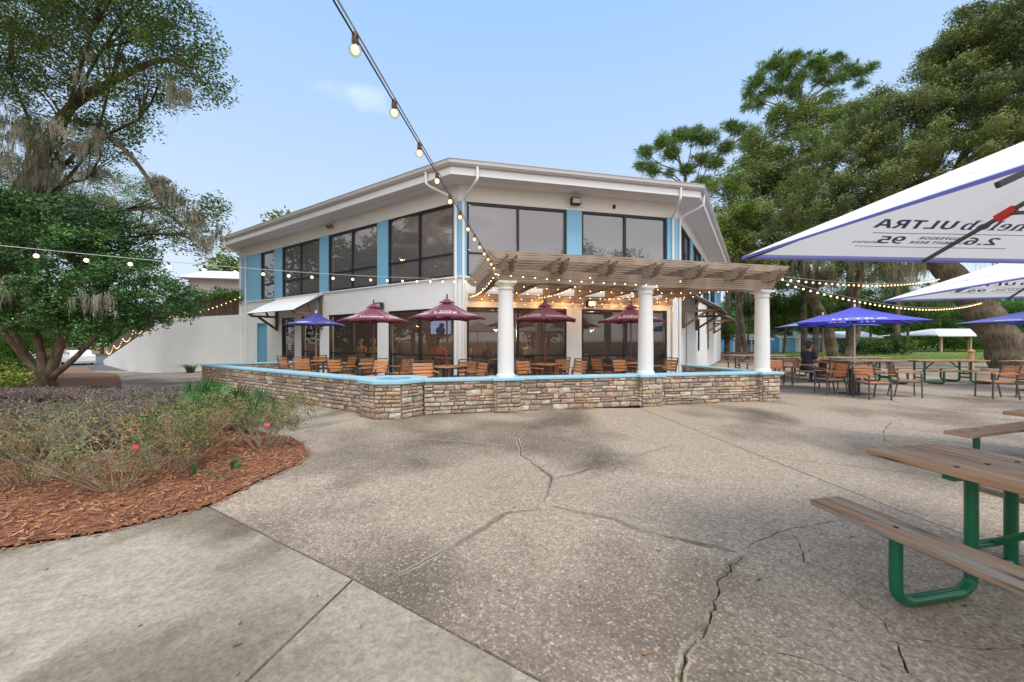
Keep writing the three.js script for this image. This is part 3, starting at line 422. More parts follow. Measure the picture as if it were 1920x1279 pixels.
// roof, fascia, gutter
const eave = inset(foot, -0.78), ring = (o, i, h, y) => { const s = new THREE.Shape(o.map(([x, z]) => new THREE.Vector2(x, z))); s.holes.push(new THREE.Path(i.map(([x, z]) => new THREE.Vector2(x, z)))); return new THREE.ExtrudeGeometry(s, { depth: h, bevelEnabled: false }).rotateX(-Math.PI / 2).translate(0, y, 0); };
part(house, 'soffit', poly(inset(foot, -0.76), 0.05, H.soffit), M.soffit);
part(house, 'fascia', ring(eave, inset(foot, -0.75), 0.24, H.soffit - 0.03), M.trim);
{ const g = [], n = 4, e1 = inset(foot, -0.795), prof = [[0, 0], [0.07, 0], [0.125, 0.06], [0.135, 0.155], [0.15, 0.165], [0.15, 0.175], [0.11, 0.175], [0.10, 0.04], [0, 0.03]];
  const rings = prof.map(([o, h]) => inset(foot, -0.785 - o).map(([x, z]) => [x, H.gutter - 0.175 + h, -z])); const pos = [];
  for (let k = 0; k + 1 < rings.length; k++) for (let i = 0; i < foot.length; i++) { const j = (i + 1) % foot.length, q = [rings[k][i], rings[k][j], rings[k + 1][j], rings[k + 1][i]]; [0, 1, 2, 0, 2, 3].forEach((v) => pos.push(...q[v])); }
  const gg = new THREE.BufferGeometry(); gg.setAttribute('position', new THREE.Float32BufferAttribute(pos, 3)); gg.computeVertexNormals(); part(house, 'gutter', gg, M.gutter);
  const c = [-1, 24], top = inset(foot, -0.80), rp = []; top.forEach((p, i) => { const q = top[(i + 1) % top.length]; rp.push(p[0], H.gutter - 0.03, -p[1], q[0], H.gutter - 0.03, -q[1], c[0], H.gutter + 1.3, -c[1]); });
  const rg = new THREE.BufferGeometry(); rg.setAttribute('position', new THREE.Float32BufferAttribute(rp, 3)); rg.computeVertexNormals(); part(house, 'roof', rg, M.tin); }
// soffit seams
{ const e = inset(foot, -0.40); part(house, 'soffit_seam', [0, 1, 2].map((i) => seg(e[i], e[(i + 1) % 6], H.soffit - 0.012, H.soffit - 0.001, 0.03)), M.soffit); }
// downpipes
const dp = (f, x, x2) => part(house, 'downpipe', inF([pipe([V(x, H.gutter - 0.14, 0.84), V(x, H.soffit - 0.16, 0.82), V(x2, 6.02, 0.06), V(x2, 5.9, 0.05), V(x2, 0.2, 0.05)], 0.045, 8, 40, true)], f), M.trim);
dp('left', LL - 0.65, LL - 0.13); dp('front', 0.45, 0.11); dp('front', 7.4, 7.66); dp('left', 0.15, 0.6); dp('right', 0.2, 0.16);
// lamps and small fittings on the walls
const boxLamp = (f, x, y, label) => { const o = thing('wall_floodlight', label, 'floodlight'); part(o, 'housing', inF([rb(0.34, 0.24, 0.17, x, y, 0.13, 0.02), bx(0.08, 0.1, 0.05, x, y, 0.025)], f), M.dark); part(o, 'lens', inF([rb(0.28, 0.16, 0.02, x, y - 0.01, 0.221, 0.004, 0.15)], f), S({ color: lin(0.55, 0.53, 0.48), roughness: 0.2 })); };
boxLamp('front', 3.88, 6.22, 'dark square floodlight above the blue panel on the front upper wall');
boxLamp('front', 4.45, 2.78, 'dark floodlight on the wall under the pergola beside the white pier');
boxLamp('left', LL - 3.8, 2.8, 'dark floodlight above the glass wall behind the maroon umbrella');
{ const o = thing('wall_camera', 'small dark sensor box on the cream wall beside the floodlight', 'sensor'); part(o, 'housing', inF([rb(0.09, 0.12, 0.07, 5.35, 6.18, 0.036, 0.01)], 'front'), M.dark); part(o, 'lens', inF([new THREE.SphereGeometry(0.03, 10, 8).translate(5.35, 6.16, 0.07)], 'front'), M.black); }
{ const o = thing('twin_floodlight', 'rusty twin spotlight under the eave above the left windows', 'floodlight'); part(o, 'mount', inF([new THREE.CylinderGeometry(0.10, 0.12, 0.06, 14).rotateX(Math.PI / 2).translate(LL - 6.9, 6.2, 0.03)], 'left'), M.trim); for (const s of [-1, 1]) part(o, 'lamp_head', inF([lathe([[0, 0], [0.06, 0.02], [0.075, 0.16], [0, 0.17]], 12).rotateX(1.2).translate(LL - 6.9 + s * 0.12, 6.2, 0.08)], 'left'), S({ color: lin(0.25, 0.14, 0.08), roughness: 0.8 })); }
// patio floor
{ const q = [[-10.05, 12.98], [-2.9, 8.2], col(-1.9), col(6.69), col(6.75, -3), C0, B, [B[0] - 11 * Lx, B[1] - 11 * Lz], [-8.3, 14.95]].map(([x, z]) => [x, z]); const g = poly(q, 0.12, 0.003); structure('patio_floor', g, M.walk); }
// ---------- awnings ----------
function awning(f, x0, x1, y1, y0, d, label, mats = [M.tin, M.timber]) {
  const o = thing('metal_awning', label, 'awning', 0, 0, 0, 0, 'corrugated metal awnings on timber brackets'), n = Math.round((x1 - x0) / 0.076) * 2, pos = [], sl = Math.hypot(d, y1 - y0);
  const pt = (i, k) => V(x0 + (x1 - x0) * i / n, y1 + (y0 - y1) * k + ((i % 2) ? 0.018 : 0), 0.03 + d * k);
  for (let i = 0; i < n; i++) { const a = pt(i, 0), b = pt(i + 1, 0), c = pt(i + 1, 1), e = pt(i, 1); [a, e, c, a, c, b].forEach((v) => pos.push(v.x, v.y, v.z)); }
  const g = new THREE.BufferGeometry(); g.setAttribute('position', new THREE.Float32BufferAttribute(pos, 3)); g.computeVertexNormals(); part(o, 'roof_sheet', g.clone().applyMatrix4(FR[f]), mats[0]);
  const m = mats[1], N = Math.max(2, Math.round((x1 - x0) / 3.6) + 1);
  for (let k = 0; k < N; k++) { const x = x0 + 0.12 + (x1 - x0 - 0.24) * k / (N - 1), br = part(o, 'bracket', inF([bar(V(x, y0 - 0.75, 0.06), V(x, y1 - 0.06, 0.06), 0.1, 0.1)], f), m);
    part(br, 'rafter', inF([bar(V(x, y1 - 0.07, 0.1), V(x, y0 - 0.06, d - 0.02), 0.09, 0.10)], f), m); part(br, 'tie', inF([bar(V(x, y0 - 0.10, 0.1), V(x, y0 - 0.10, d - 0.12), 0.09, 0.09)], f), m);
    part(br, 'brace', inF([bar(V(x, y0 - 0.66, 0.1), V(x, y0 - 0.14, d * 0.66), 0.08, 0.09)], f), m); part(br, 'strut', inF([bar(V(x, y0 - 0.06, d * 0.35), V(x, y0 + (y1 - y0) * 0.46, d * 0.50), 0.07, 0.07)], f), m); }
  [0.12, 0.5, 0.93].forEach((k) => part(o, 'purlin', inF([bar(V(x0, y1 + (y0 - y1) * k - 0.03, d * k + 0.02), V(x1, y1 + (y0 - y1) * k - 0.03, d * k + 0.02), 0.07, 0.04)], f), m));
}
awning('left', LL - 11.6, LL - 7.6, 3.50, 2.74, 1.28, 'white corrugated awning on timber brackets over the entry door');
awning('right', 0.8, 4.85, 3.50, 2.74, 1.28, 'grey corrugated awning on timber brackets just round the corner behind the pergola', [M.tinOld, M.timber]);
awning('right', 9.4, 13.6, 3.50, 2.74, 1.28, 'grey corrugated awning on timber brackets farthest along the side wall', [M.tinOld, M.timber]);

// ---------- pergola ----------
{
  const capital = lathe([[0.155, 0], [0.155, 0.02], [0.175, 0.03], [0.18, 0.045], [0.165, 0.055], [0.165, 0.10], [0.185, 0.12], [0.205, 0.15], [0.205, 0.155], [0, 0.155]], 26), shaft = lathe([[0.20, 0], [0.20, 0.05], [0.185, 0.06], [0.175, 0.075], [0.175, 0.5], [0.168, 1.1], [0.155, 1.86]], 28);
  const cm = S({ color: lin(0.68, 0.68, 0.68), bumpMap: T.stucco, bumpScale: 0.0008, roughness: 0.7 });
  ['first', 'second', 'third'].forEach((w, i) => { const o = thing('pergola_column', ['round white column with chipped capital beside the string of globe lights', 'round white column standing between the two other pergola columns', 'round white column at the free outer corner of the pergola'][i], 'column', ...col(COLS[i]), WALL_H + 0.066, FA, 'white pergola columns'); part(o, 'shaft', shaft, cm); part(o, 'capital', capital.clone().translate(0, 1.845, 0), i ? cm : S({ color: lin(0.70, 0.66, 0.54), roughness: 0.85 })); part(o, 'abacus', rb(0.40, 0.05, 0.40, 0, 2.025, 0, 0.006), i ? cm : S({ color: lin(0.70, 0.66, 0.54), roughness: 0.85 })); });
  const o = thing('pergola', 'weathered grey timber pergola with scrolled rafter ends over the patio', 'pergola', ...col(0), 0, FA), dep = 4.1;   // local: x along the front, -z to the building
  const scroll = (L, h, both) => { const s = new THREE.Shape(); const e = (sx, x) => [[x, 0], [x + sx * 0.02, h * 0.18], [x + sx * 0.07, h * 0.30], [x + sx * 0.06, h * 0.46], [x + sx * 0.14, h * 0.62], [x + sx * 0.12, h * 0.74], [x + sx * 0.19, h]]; const a = e(-1, 0.25), b = e(1, L - 0.25);
    s.moveTo(a[0][0], 0); b.forEach(([x, y]) => s.lineTo(x, y)); if (both) a.slice().reverse().forEach(([x, y]) => s.lineTo(x, y)); else { s.lineTo(0, h); s.lineTo(0, 0); } return s; };
  const ext = (s, t) => new THREE.ExtrudeGeometry(s, { depth: t - 0.008, bevelEnabled: true, bevelSize: 0.004, bevelThickness: 0.004, bevelSegments: 1 }).translate(0, 0, -t / 2 + 0.004);
  for (const z of [-0.10, 0.10]) part(o, 'main_beam', ext(scroll(7.5, 0.27, true), 0.055).translate(-0.42, 2.76, z), M.pergola);
  part(o, 'ledger', rb(7.3, 0.24, 0.05, 3.3, 2.90, -dep + 0.03), M.pergola);
  COLS.forEach((s) => part(o, 'post', rb(0.13, 0.42, 0.13, s, 2.95, 0), M.pergola));
  const raf = ext(scroll(dep + 0.62, 0.24, false), 0.05).rotateY(-Math.PI / 2), pur = ext(scroll(7.75, 0.165, true), 0.045);
  for (let k = 0; k < 7; k++) for (const s of [-1, 1]) part(o, 'rafter', raf.clone().translate(k * 6.69 / 6 + s * 0.095, 2.985, -dep + 0.06), M.pergola, { swap: false });
  for (let k = 0; k < 15; k++) part(o, 'slat', pur.clone().translate(-0.53, 3.20, 0.34 - k * 0.292), M.pergola);
}
// ---------- furniture ----------
function makeChair(label, category = 'armchair') {
  const o = thing('patio_armchair', label, category), f = 0.028; o.userData.group = 'slatted wood and metal patio armchairs';
  for (const s of [-1, 1]) {
    part(o, 'leg', [bar(V(s * 0.255, 0, 0.25), V(s * 0.255, 0.64, 0.235), f, f)], M.frame); part(o, 'leg', [bar(V(s * 0.255, 0, -0.29), V(s * 0.255, 0.46, -0.21), f, f), bar(V(s * 0.255, 0.45, -0.212), V(s * 0.255, 0.89, -0.315), f, f)], M.frame);
    part(o, 'armrest', [rb(0.052, 0.022, 0.50, s * 0.257, 0.655, 0.0, 0.008)], M.teak, { swap: true }); part(o, 'side_rail', [rb(0.022, 0.03, 0.44, s * 0.252, 0.41, 0.01)], M.frame);
  }
  part(o, 'stretcher', [rb(0.49, 0.028, 0.024, 0, 0.41, 0.235), rb(0.49, 0.028, 0.024, 0, 0.41, -0.20)], M.frame); part(o, 'top_rail', [rb(0.538, 0.026, 0.03, 0, 0.892, -0.316)], M.frame);
  for (let k = 0; k < 6; k++) part(o, 'seat_slat', rb(0.48, 0.02, 0.068, 0, 0.437, -0.18 + k * 0.078, 0.006), M.teak);
  for (let k = 0; k < 4; k++) { const y = 0.555 + k * 0.084; part(o, 'back_slat', rb(0.485, 0.072, 0.018, 0, y, -0.228 - (y - 0.46) * 0.235, 0.005, -0.23), M.teak); }
  return o;
}
function makeTable(label, pedestal) {
  const o = thing('patio_table', label, 'table'); o.userData.group = 'square slatted patio tables';
  for (let k = 0; k < 8; k++) part(o, 'top_slat', rb(0.78, 0.024, 0.092, 0, 0.738, -0.343 + k * 0.098, 0.005), M.teak);
  part(o, 'apron', [rb(0.74, 0.03, 0.03, 0, 0.71, 0.34), rb(0.74, 0.03, 0.03, 0, 0.71, -0.34), rb(0.03, 0.03, 0.66, 0.355, 0.71, 0), rb(0.03, 0.03, 0.66, -0.355, 0.71, 0)], M.frame);
  if (pedestal) { part(o, 'pedestal', [0, 1, 2, 3].map((k) => rb(0.05, 0.66, 0.05, (k % 2 - 0.5) * 0.13, 0.37, (k > 1 ? 0.5 : -0.5) * 0.13)), M.frame); part(o, 'base', [rb(0.52, 0.035, 0.52, 0, 0.02, 0)], M.frame); }
  else for (const [a, b] of [[-1, -1], [1, -1], [1, 1], [-1, 1]]) part(o, 'leg', rb(0.04, 0.70, 0.04, a * 0.345, 0.35, b * 0.33), M.frame);
  return o;
}
const SETS = [
  [-6.44, 12.6, 0.1, 'under the dark blue umbrella'], [-3.97, 11.0, 0.35, 'at the maroon umbrella beside the blue one'], [-1.64, 9.67, -0.5, 'at the maroon umbrella by the building corner'],
  [0.92, 10.67, -0.55, 'at the maroon umbrella between two columns'], [3.49, 11.26, -0.45, 'at the maroon umbrella behind second column'],
];
const ROLE = ['backed to the stone wall', 'away from the entry', 'backed to the glass', 'on the entry side'];
let chair0, table0;
function chairAt(x, Z, y, turn, label) { if (!chair0) { chair0 = makeChair(label); chair0.position.set(x, y, -Z); chair0.rotation.y = turn; } else copyOf(chair0, x, Z, y, turn, label); }
SETS.forEach(([x, Z, psi, where], i) => {
  const lb = 'square slatted wood table ' + where; if (!table0) { table0 = makeTable(lb); table0.position.set(x, 0.123, -Z); table0.rotation.y = psi; } else copyOf(table0, x, Z, 0.123, psi, lb);
  ROLE.forEach((role, k) => { const a = psi + k * Math.PI / 2, d = 0.72 + (k * 7 + i * 5) % 4 * 0.05; chairAt(x + Math.sin(a) * d, Z - Math.cos(a) * d, 0.123, Math.PI - 0 + a + ((i + k) % 3 - 1) * 0.09, 'wood slat armchair ' + role + ' ' + where); });
});
const tableP = makeTable('square slatted table on dark pedestal under the bright blue umbrella', true); tableP.position.set(9.65, 0, -10.8); tableP.rotation.y = 0.3;
[[9.35, 9.95, 3.25, 'with its back slats turned to the plaza, at the bright blue umbrella'], [10.62, 10.35, 2.1, 'turned sideways at the bright blue umbrella table, beside the crack'], [8.92, 10.75, -1.45 + Math.PI * 2, 'at the bright blue umbrella table on the pergola side'], [9.85, 11.75, 0.2, 'facing the plaza across the bright blue umbrella table'],
  [9.0, 12.9, 3.3, 'backed to the bright blue umbrella at the farther table'], [9.55, 13.6, 1.7, 'on the building side of the farther umbrella table'], [8.3, 12.4, 2.0, 'standing loose between the pergola end and the farther table'], [12.75, 10.1, -1.3, 'standing alone sideways in front of the green picnic tables'], [13.75, 10.05, 1.2, 'cut by the picture edge facing the lone chair']].forEach(([x, Z, t, s]) => chairAt(x, Z, 0, t, 'wood slat armchair ' + s));
copyOf(tableP, 11.35, 14.0, 0, 0.5, 'square slatted table at which the seated person sits');

// ---------- umbrellas ----------
function print_(bg, draw, w = 512) { const c = document.createElement('canvas'); c.width = w; c.height = w; const x = c.getContext('2d'); x.fillStyle = bg; x.fillRect(0, 0, w, w); x.textAlign = 'center'; x.textBaseline = 'middle'; draw(x, w); const t = new THREE.CanvasTexture(c); t.colorSpace = THREE.SRGBColorSpace; return t; }
const cloth = (map, tr = 0.25) => PH({ map, roughness: 0.95, transmission: tr, thickness: 0, side: 2 });
const script = (x, s, px, cx, cy, col, font = 'serif', sq = 1, skew = 0) => { x.save(); x.translate(cx, cy); x.transform(1, 0, skew, 1, 0, 0); x.scale(sq, 1); x.fillStyle = col; x.font = font.includes('px') ? font : 'bold ' + px + 'px ' + font; x.fillText(s, 0, 0); x.restore(); };
const MAR = '#74304a';
const maroonA = cloth(print_(MAR, (x) => { script(x, 'Yuengling', 84, 256, 388, '#f2e9ea', 'italic bold 84px serif', 0.78); x.strokeStyle = '#b9808f'; x.lineWidth = 5; x.beginPath(); x.moveTo(190, 310); x.quadraticCurveTo(240, 270, 262, 300); x.quadraticCurveTo(285, 268, 330, 305); x.stroke(); }));
const maroonB = cloth(print_(MAR, (x) => { script(x, 'TRADITIONAL', 30, 256, 300, '#f2e9ea', 'sans-serif', 0.8); script(x, 'LAGER', 112, 256, 376, '#f4eeee', 'serif', 0.72); }));
const navy = cloth(print_('#26298a', (x) => { x.fillStyle = '#cfe3f2'; x.beginPath(); x.ellipse(256, 392, 110, 34, -0.06, 0, 7); x.fill(); x.beginPath(); x.moveTo(345, 384); x.lineTo(402, 352); x.lineTo(384, 392); x.fill(); }));
const navyPlain = cloth(print_('#26298a', (x) => { x.fillStyle = '#cfe3f2'; x.beginPath(); x.ellipse(300, 400, 34, 12, 0.4, 0, 7); x.fill(); }));
const royal = cloth(print_('#3038c4', (x) => { script(x, 'ULTRA', 60, 256, 425, '#f4f6ff', 'sans-serif', 1.2); x.strokeStyle = '#f4f6ff'; x.lineWidth = 6; x.strokeRect(215, 392, 82, 3); script(x, 'beer', 18, 256, 462, '#dfe4ff', 'italic 18px serif'); }), 0.3);
const royal2 = cloth(print_('#26309a', (x) => { x.fillStyle = '#e8f0f4'; x.fillRect(190, 430, 130, 16); }), 0.3);
const white = cloth(print_('#f4f4f4', (x) => {
  x.fillStyle = '#8a8ecb'; x.fillRect(0, 501, 512, 11); const ink = '#2c2d4d';
  script(x, 'Michelob', 40, 190, 385, ink, 'italic bold 40px serif', 0.8); script(x, 'ULTRA', 38, 325, 385, ink, 'italic bold 38px sans-serif', 0.95);
  x.fillStyle = '#55566e'; x.fillRect(150, 413, 222, 2); x.fillRect(150, 461, 222, 2); script(x, '2.6', 36, 200, 438, ink, 'italic bold 36px sans-serif'); script(x, 'carbs', 11, 238, 444, ink, 'bold 11px sans-serif'); script(x, 'SUPERIOR', 12, 270, 430, ink, 'sans-serif'); script(x, 'LIGHT BEER', 12, 270, 445, ink, 'sans-serif'); script(x, '95', 36, 330, 438, ink, 'italic bold 36px sans-serif'); script(x, 'calories', 11, 362, 446, ink, 'bold 11px sans-serif');
}), 0.42);
const whiteSwoosh = cloth(print_('#f4f4f4', (x) => { x.fillStyle = '#7479c9'; x.fillRect(0, 501, 512, 11); x.strokeStyle = '#5c62c8'; x.lineWidth = 6; x.beginPath(); x.moveTo(150, 440); x.quadraticCurveTo(200, 380, 210, 400); x.quadraticCurveTo(230, 420, 380, 330); x.stroke(); }), 0.42);
function umbrella(q) {
  const o = thing('patio_umbrella', q.label, 'umbrella', q.x, q.Z, q.y || 0, q.turn || 0, q.group || 'patio umbrellas'), n = q.n, K = q.K || 8, W = q.K || 8;
  for (let k = 0; k < n; k++) {
    const a0 = (k - 0.5) * 2 * Math.PI / n, a1 = (k + 0.5) * 2 * Math.PI / n, c0 = V(Math.sin(a0) * q.R, 0, Math.cos(a0) * q.R), c1 = V(Math.sin(a1) * q.R, 0, Math.cos(a1) * q.R), pos = [], uv = [], st = q.start || 0;
    const cv = q.curve ?? 1, pt = (i, j) => { const a = st + (1 - st) * i / K, b = j / W, e = c0.clone().lerp(c1, b).multiplyScalar(a); const s = 4 * b * (1 - b); return [[e.x * (1 - 0.015 * s * a * cv), q.apex + (q.rim - q.apex) * a - (q.sag ?? 0.05) * Math.sin(Math.PI * a) * (0.7 + 0.3 * s) + 0.03 * s * a * a * cv + (q.wrinkle || 0) * (tn(b * 7 + k * 9, a * 5, 999, 3) - 0.5) * 4 * a * (1 - a) * 2, e.z * (1 - 0.015 * s * a * cv)], [0.5 + (b - 0.5) * a, 1 - a]]; };
    for (let i = 0; i < K; i++) for (let j = 0; j < W; j++) { const A = pt(i, j), B_ = pt(i + 1, j), C = pt(i + 1, j + 1), D = pt(i, j + 1); [A, B_, C, A, C, D].forEach(([p, t]) => { pos.push(...p); uv.push(...t); }); }
    if (q.val) for (let j = 0; j < W; j++) { const A = pt(K, j)[0], B_ = pt(K, j + 1)[0], dn = (p, jj) => [p[0] * 1.0, p[1] - q.val * (1 - 0.25 * Math.abs(Math.sin(jj * Math.PI / W * 2))), p[2]]; [A, dn(A, j), dn(B_, j + 1), A, dn(B_, j + 1), B_].forEach((p) => { pos.push(...p); uv.push(0.02, 0.02); }); }
    const g = new THREE.BufferGeometry(); g.setAttribute('position', new THREE.Float32BufferAttribute(pos, 3)); g.setAttribute('uv', new THREE.Float32BufferAttribute(uv, 2)); g.computeVertexNormals();
    part(o, 'canopy_panel', g, q.mats[k % q.mats.length], { keep: true });
    const rib = (e, lift, plain) => { const tip = V(e.x * 0.985, q.rim - 0.03 + lift, e.z * 0.985), top = V(e.x * 0.03, q.apex - 0.085 - (q.sag ?? 0.05) * 0.5, e.z * 0.03); const r = part(o, 'rib', [bar(top, tip, q.rw || 0.012, (q.rw || 0.012) * 1.5)], q.ribMat); const jt = q.joint ? 0.64 : 0.52, m = top.clone().lerp(tip, jt); if (plain) return; part(r, 'strut', [bar(V(e.x * 0.035, q.apex - (q.hub || 0.42), e.z * 0.035), m, q.rw || 0.012, (q.rw || 0.012) * 1.3)], q.ribMat); if (q.joint) part(r, 'joint', [bar(top.clone().lerp(tip, jt - 0.035), top.clone().lerp(tip, jt + 0.035), 0.03, 0.045)], q.joint); };
    rib(c0, q.mid ? 0.012 : 0, !!q.joint); if (q.mid) rib(c0.clone().lerp(c1, 0.5).multiplyScalar(0.975), 0.005);
  }
  const pole = part(o, 'pole', [rod(V(0, q.foot || 0.02, 0), V(0, q.apex - 0.02, 0), q.pr || 0.019, q.pr || 0.019, 14)], q.poleMat); part(pole, 'hub', [new THREE.CylinderGeometry(0.05, 0.05, 0.07, 12).translate(0, q.apex - (q.hub || 0.42), 0)], q.ribMat);
  part(o, 'finial', [lathe([[0, 0], [0.02, 0], [0.028, 0.02], [0.012, 0.04], [0.024, 0.065], [0.014, 0.09], [0, 0.1]], 12).translate(0, q.apex + (q.start ? 0.07 : -0.01), 0)], q.finial || M.dark);
  if (q.start) { const s = q.start + 0.07, v = []; for (let k = 0; k < n; k++) { const a0 = (k - 0.5) * 2 * Math.PI / n, a1 = (k + 0.5) * 2 * Math.PI / n, y = q.apex + (q.rim - q.apex) * s + 0.04; v.push(0, q.apex + 0.07, 0, Math.sin(a0) * q.R * s, y, Math.cos(a0) * q.R * s, Math.sin(a1) * q.R * s, y, Math.cos(a1) * q.R * s); } const g = new THREE.BufferGeometry(); g.setAttribute('position', new THREE.Float32BufferAttribute(v, 3)); g.setAttribute('uv', new THREE.Float32BufferAttribute(new Float32Array(v.length / 3 * 2).fill(0.05), 2)); g.computeVertexNormals(); part(o, 'vent', g, q.mats[0], { keep: true }); }
  return o;
}
const oak = S({ color: lin(0.42, 0.25, 0.10), roughness: 0.5 }), marPole = S({ color: lin(0.16, 0.045, 0.06), roughness: 0.5 });
const mar = { n: 6, R: 0.97, rim: 1.96, apex: 2.40, val: 0.05, start: 0.16, mats: [maroonA, maroonB], ribMat: M.dark, poleMat: marPole, y: 0.12, foot: 0.02, group: 'maroon patio umbrellas' };
umbrella({ ...mar, x: -3.97, Z: 11.0, turn: 0.25, label: 'maroon umbrella with white script beside the dark blue one' });
umbrella({ ...mar, x: -1.64, Z: 9.67, turn: -1.05 + 0.12, label: 'maroon umbrella in front of the white building corner' });
umbrella({ ...mar, x: 0.92, Z: 10.67, turn: 0.38, label: 'maroon umbrella with readable script between first and second columns' });
umbrella({ ...mar, x: 3.49, Z: 11.26, turn: 0.62, label: 'maroon umbrella partly behind the second white column' });
umbrella({ n: 6, R: 0.98, rim: 1.90, apex: 2.30, val: 0.03, mats: [navy, navyPlain], ribMat: oak, poleMat: oak, y: 0.12, x: -6.44, Z: 12.6, turn: -0.15, finial: M.trim, label: 'dark blue umbrella on wooden pole by the entry door' });
const big = { n: 4, R: 1.86, rim: 2.09, apex: 2.70, val: 0.018, curve: 0, wrinkle: 0.006, sag: 0.0, mid: true, rw: 0.016, pr: 0.026, ribMat: S({ color: lin(0.10, 0.10, 0.10), roughness: 0.4, metalness: 0.4 }), joint: S({ color: lin(0.65, 0.03, 0.02), roughness: 0.45 }), poleMat: S({ color: lin(0.6, 0.6, 0.6), roughness: 0.4, metalness: 0.5 }), hub: 0.62, K: 16, group: 'large white umbrellas over the picnic tables' };
umbrella({ ...big, x: 3.02, Z: 1.48, turn: 0.07, mats: [whiteSwoosh, white, white, whiteSwoosh], label: 'large white umbrella with mirrored lettering showing through, over the brown picnic table' });
umbrella({ ...big, x: 6.3, Z: 4.0, turn: -0.33, mats: [white, whiteSwoosh], label: 'large white umbrella beyond the lettered one, over the second picnic table' });
const blueU = { n: 4, R: 1.72, rim: 2.0, apex: 2.46, val: 0.02, sag: 0.03, ribMat: M.dark, poleMat: S({ color: lin(0.5, 0.5, 0.5), roughness: 0.4, metalness: 0.5 }), mid: true, finial: M.trim, group: 'blue umbrellas on the plaza' };
umbrella({ ...blueU, R: 1.84, x: 9.65, Z: 10.8, turn: -0.66, mats: [royal], label: 'bright blue umbrella with white lettering on a grey pole' });
umbrella({ ...blueU, R: 1.6, x: 11.35, Z: 14.0, turn: -0.2, rim: 2.02, mats: [royal2], poleMat: oak, label: 'darker blue umbrella on wooden pole behind the bright blue one' });
umbrella({ ...blueU, R: 1.65, x: 15.6, Z: 11.4, turn: 0.1, rim: 2.05, mats: [royal2], poleMat: oak, label: 'blue umbrella in front of the leaning oak trunk' });
copyOf(tableP, 15.6, 11.4, 0, 0.2, 'square slatted table under the blue umbrella by the leaning oak');

// ---------- picnic tables ----------
function makePicnic(label, L = 2.44) {                                        // local: x along, z across
  const o = thing('picnic_table', label, 'picnic table'); o.userData.group = 'picnic tables with green pipe frames'; const r = 0.03;
  for (let k = 0; k < 3; k++) part(o, 'top_plank', rb(L + (k % 2) * 0.01, 0.04, 0.236, (k - 1) * 0.006, 0.745, (k - 1) * 0.243, 0.006), plankMats[k]);
  for (const s of [-1, 1]) part(o, 'seat_plank', rb(L, 0.04, 0.235, 0, 0.435, s * 0.70, 0.006), plankMats[s > 0 ? 1 : 2]);
  for (const e of [-1, 1]) for (const s of [-1, 1]) {
    const x = e * (L / 2 - 0.42), pts = [V(x, 0.415, s * 0.72), V(x, 0.14, s * 0.72), V(x, 0.075, s * 0.705), V(x, 0.035, s * 0.64), V(x, 0.032, s * 0.56), V(x, 0.032, s * 0.30), V(x, 0.035, s * 0.24), V(x, 0.075, s * 0.175), V(x, 0.14, s * 0.16), V(x, 0.725, s * 0.16)];
    const f = part(o, 'frame_leg', [pipe(pts, r, 12, 60)], M.green); part(f, 'seat_bracket', [rb(0.05, 0.01, 0.2, x, 0.41, s * 0.70)], M.green); if (s > 0) part(f, 'cross_bar', [rod(V(x, 0.17, -0.16), V(x, 0.17, 0.16), 0.025)], M.green); if (s > 0) part(f, 'top_bracket', [rb(0.06, 0.03, 0.68, x, 0.708, 0)], M.green);
    if (s > 0) part(f, 'brace', [rod(V(x, 0.30, 0.0), V(x * 0.35, 0.71, 0.0), 0.02)], M.green); if (s < 0) part(f, 'low_bar', [rod(V(x, 0.30, -0.16), V(x, 0.30, 0.16), 0.022)], M.green);
  }
  for (const e of [-1, 1]) for (const s of [-1, 1]) part(o, 'bolt', [new THREE.CylinderGeometry(0.012, 0.012, 0.006, 8).translate(e * (L / 2 - 0.42), 0.457, s * 0.72)], M.dark);
  for (const e of [-1, 1]) for (let k = 0; k < 3; k++) part(o, 'bolt', [new THREE.CylinderGeometry(0.012, 0.012, 0.006, 8).translate(e * (L / 2 - 0.42), 0.767, (k - 1) * 0.243 + 0.03)], M.dark);
  return o;
}
const plankMats = [[1, 1, 1], [0.86, 0.88, 0.9], [1.08, 1.0, 0.92]].map((c, i) => { const t = T.brown.clone(); t.offset.set(i * 0.37, i * 0.29); t.needsUpdate = true; return S({ map: t, color: lin(...c), roughness: 0.8, bumpMap: t, bumpScale: 0.003 }); });
const pn = makePicnic('brown plank picnic table with green pipe legs beneath the lettered white umbrella'); pn.position.set(3.01, 0, -1.50); pn.rotation.y = Math.atan2(-0.982, 0.19);
copyOf(pn, 6.45, 4.07, 0, 0.306, 'picnic table beneath the plain white umbrella, its bench end in view');
[[12.6, 13.8, 0.06, 'picnic table just behind the lone armchair'], [15.6, 13.9, 0.03, 'picnic table end to end with the one behind the lone armchair'], [11.6, 16.0, 0.05, 'picnic table in the second row nearest the bushes'], [14.6, 16.4, 0.04, 'picnic table in the second row by the wooden post'], [11.9, 18.8, 0.02, 'picnic table in the last row in front of the hedge'], [18.4, 13.2, 0.1, 'picnic table beside the leaning oak trunk']].forEach(([x, Z, t, s]) => { const c = copyOf(pn, x, Z, 0, t, 'brown ' + s); c.scale.setScalar(1.07); });
{ const o = thing('wooden_post', 'short pale wooden post with round top by the lawn', 'post', 20.6, 17.2, 0); part(o, 'shaft', [rod(V(0, 0, 0), V(0, 0.98, 0), 0.10, 0.09, 14)], S({ map: T.brown, color: lin(1.3, 1.25, 1.1), roughness: 0.9 }), { swap: true }); part(o, 'top', [new THREE.SphereGeometry(0.13, 14, 10).scale(1, 0.75, 1).translate(0, 1.03, 0)], S({ map: T.brown, color: lin(1.3, 1.25, 1.1), roughness: 0.9 })); }

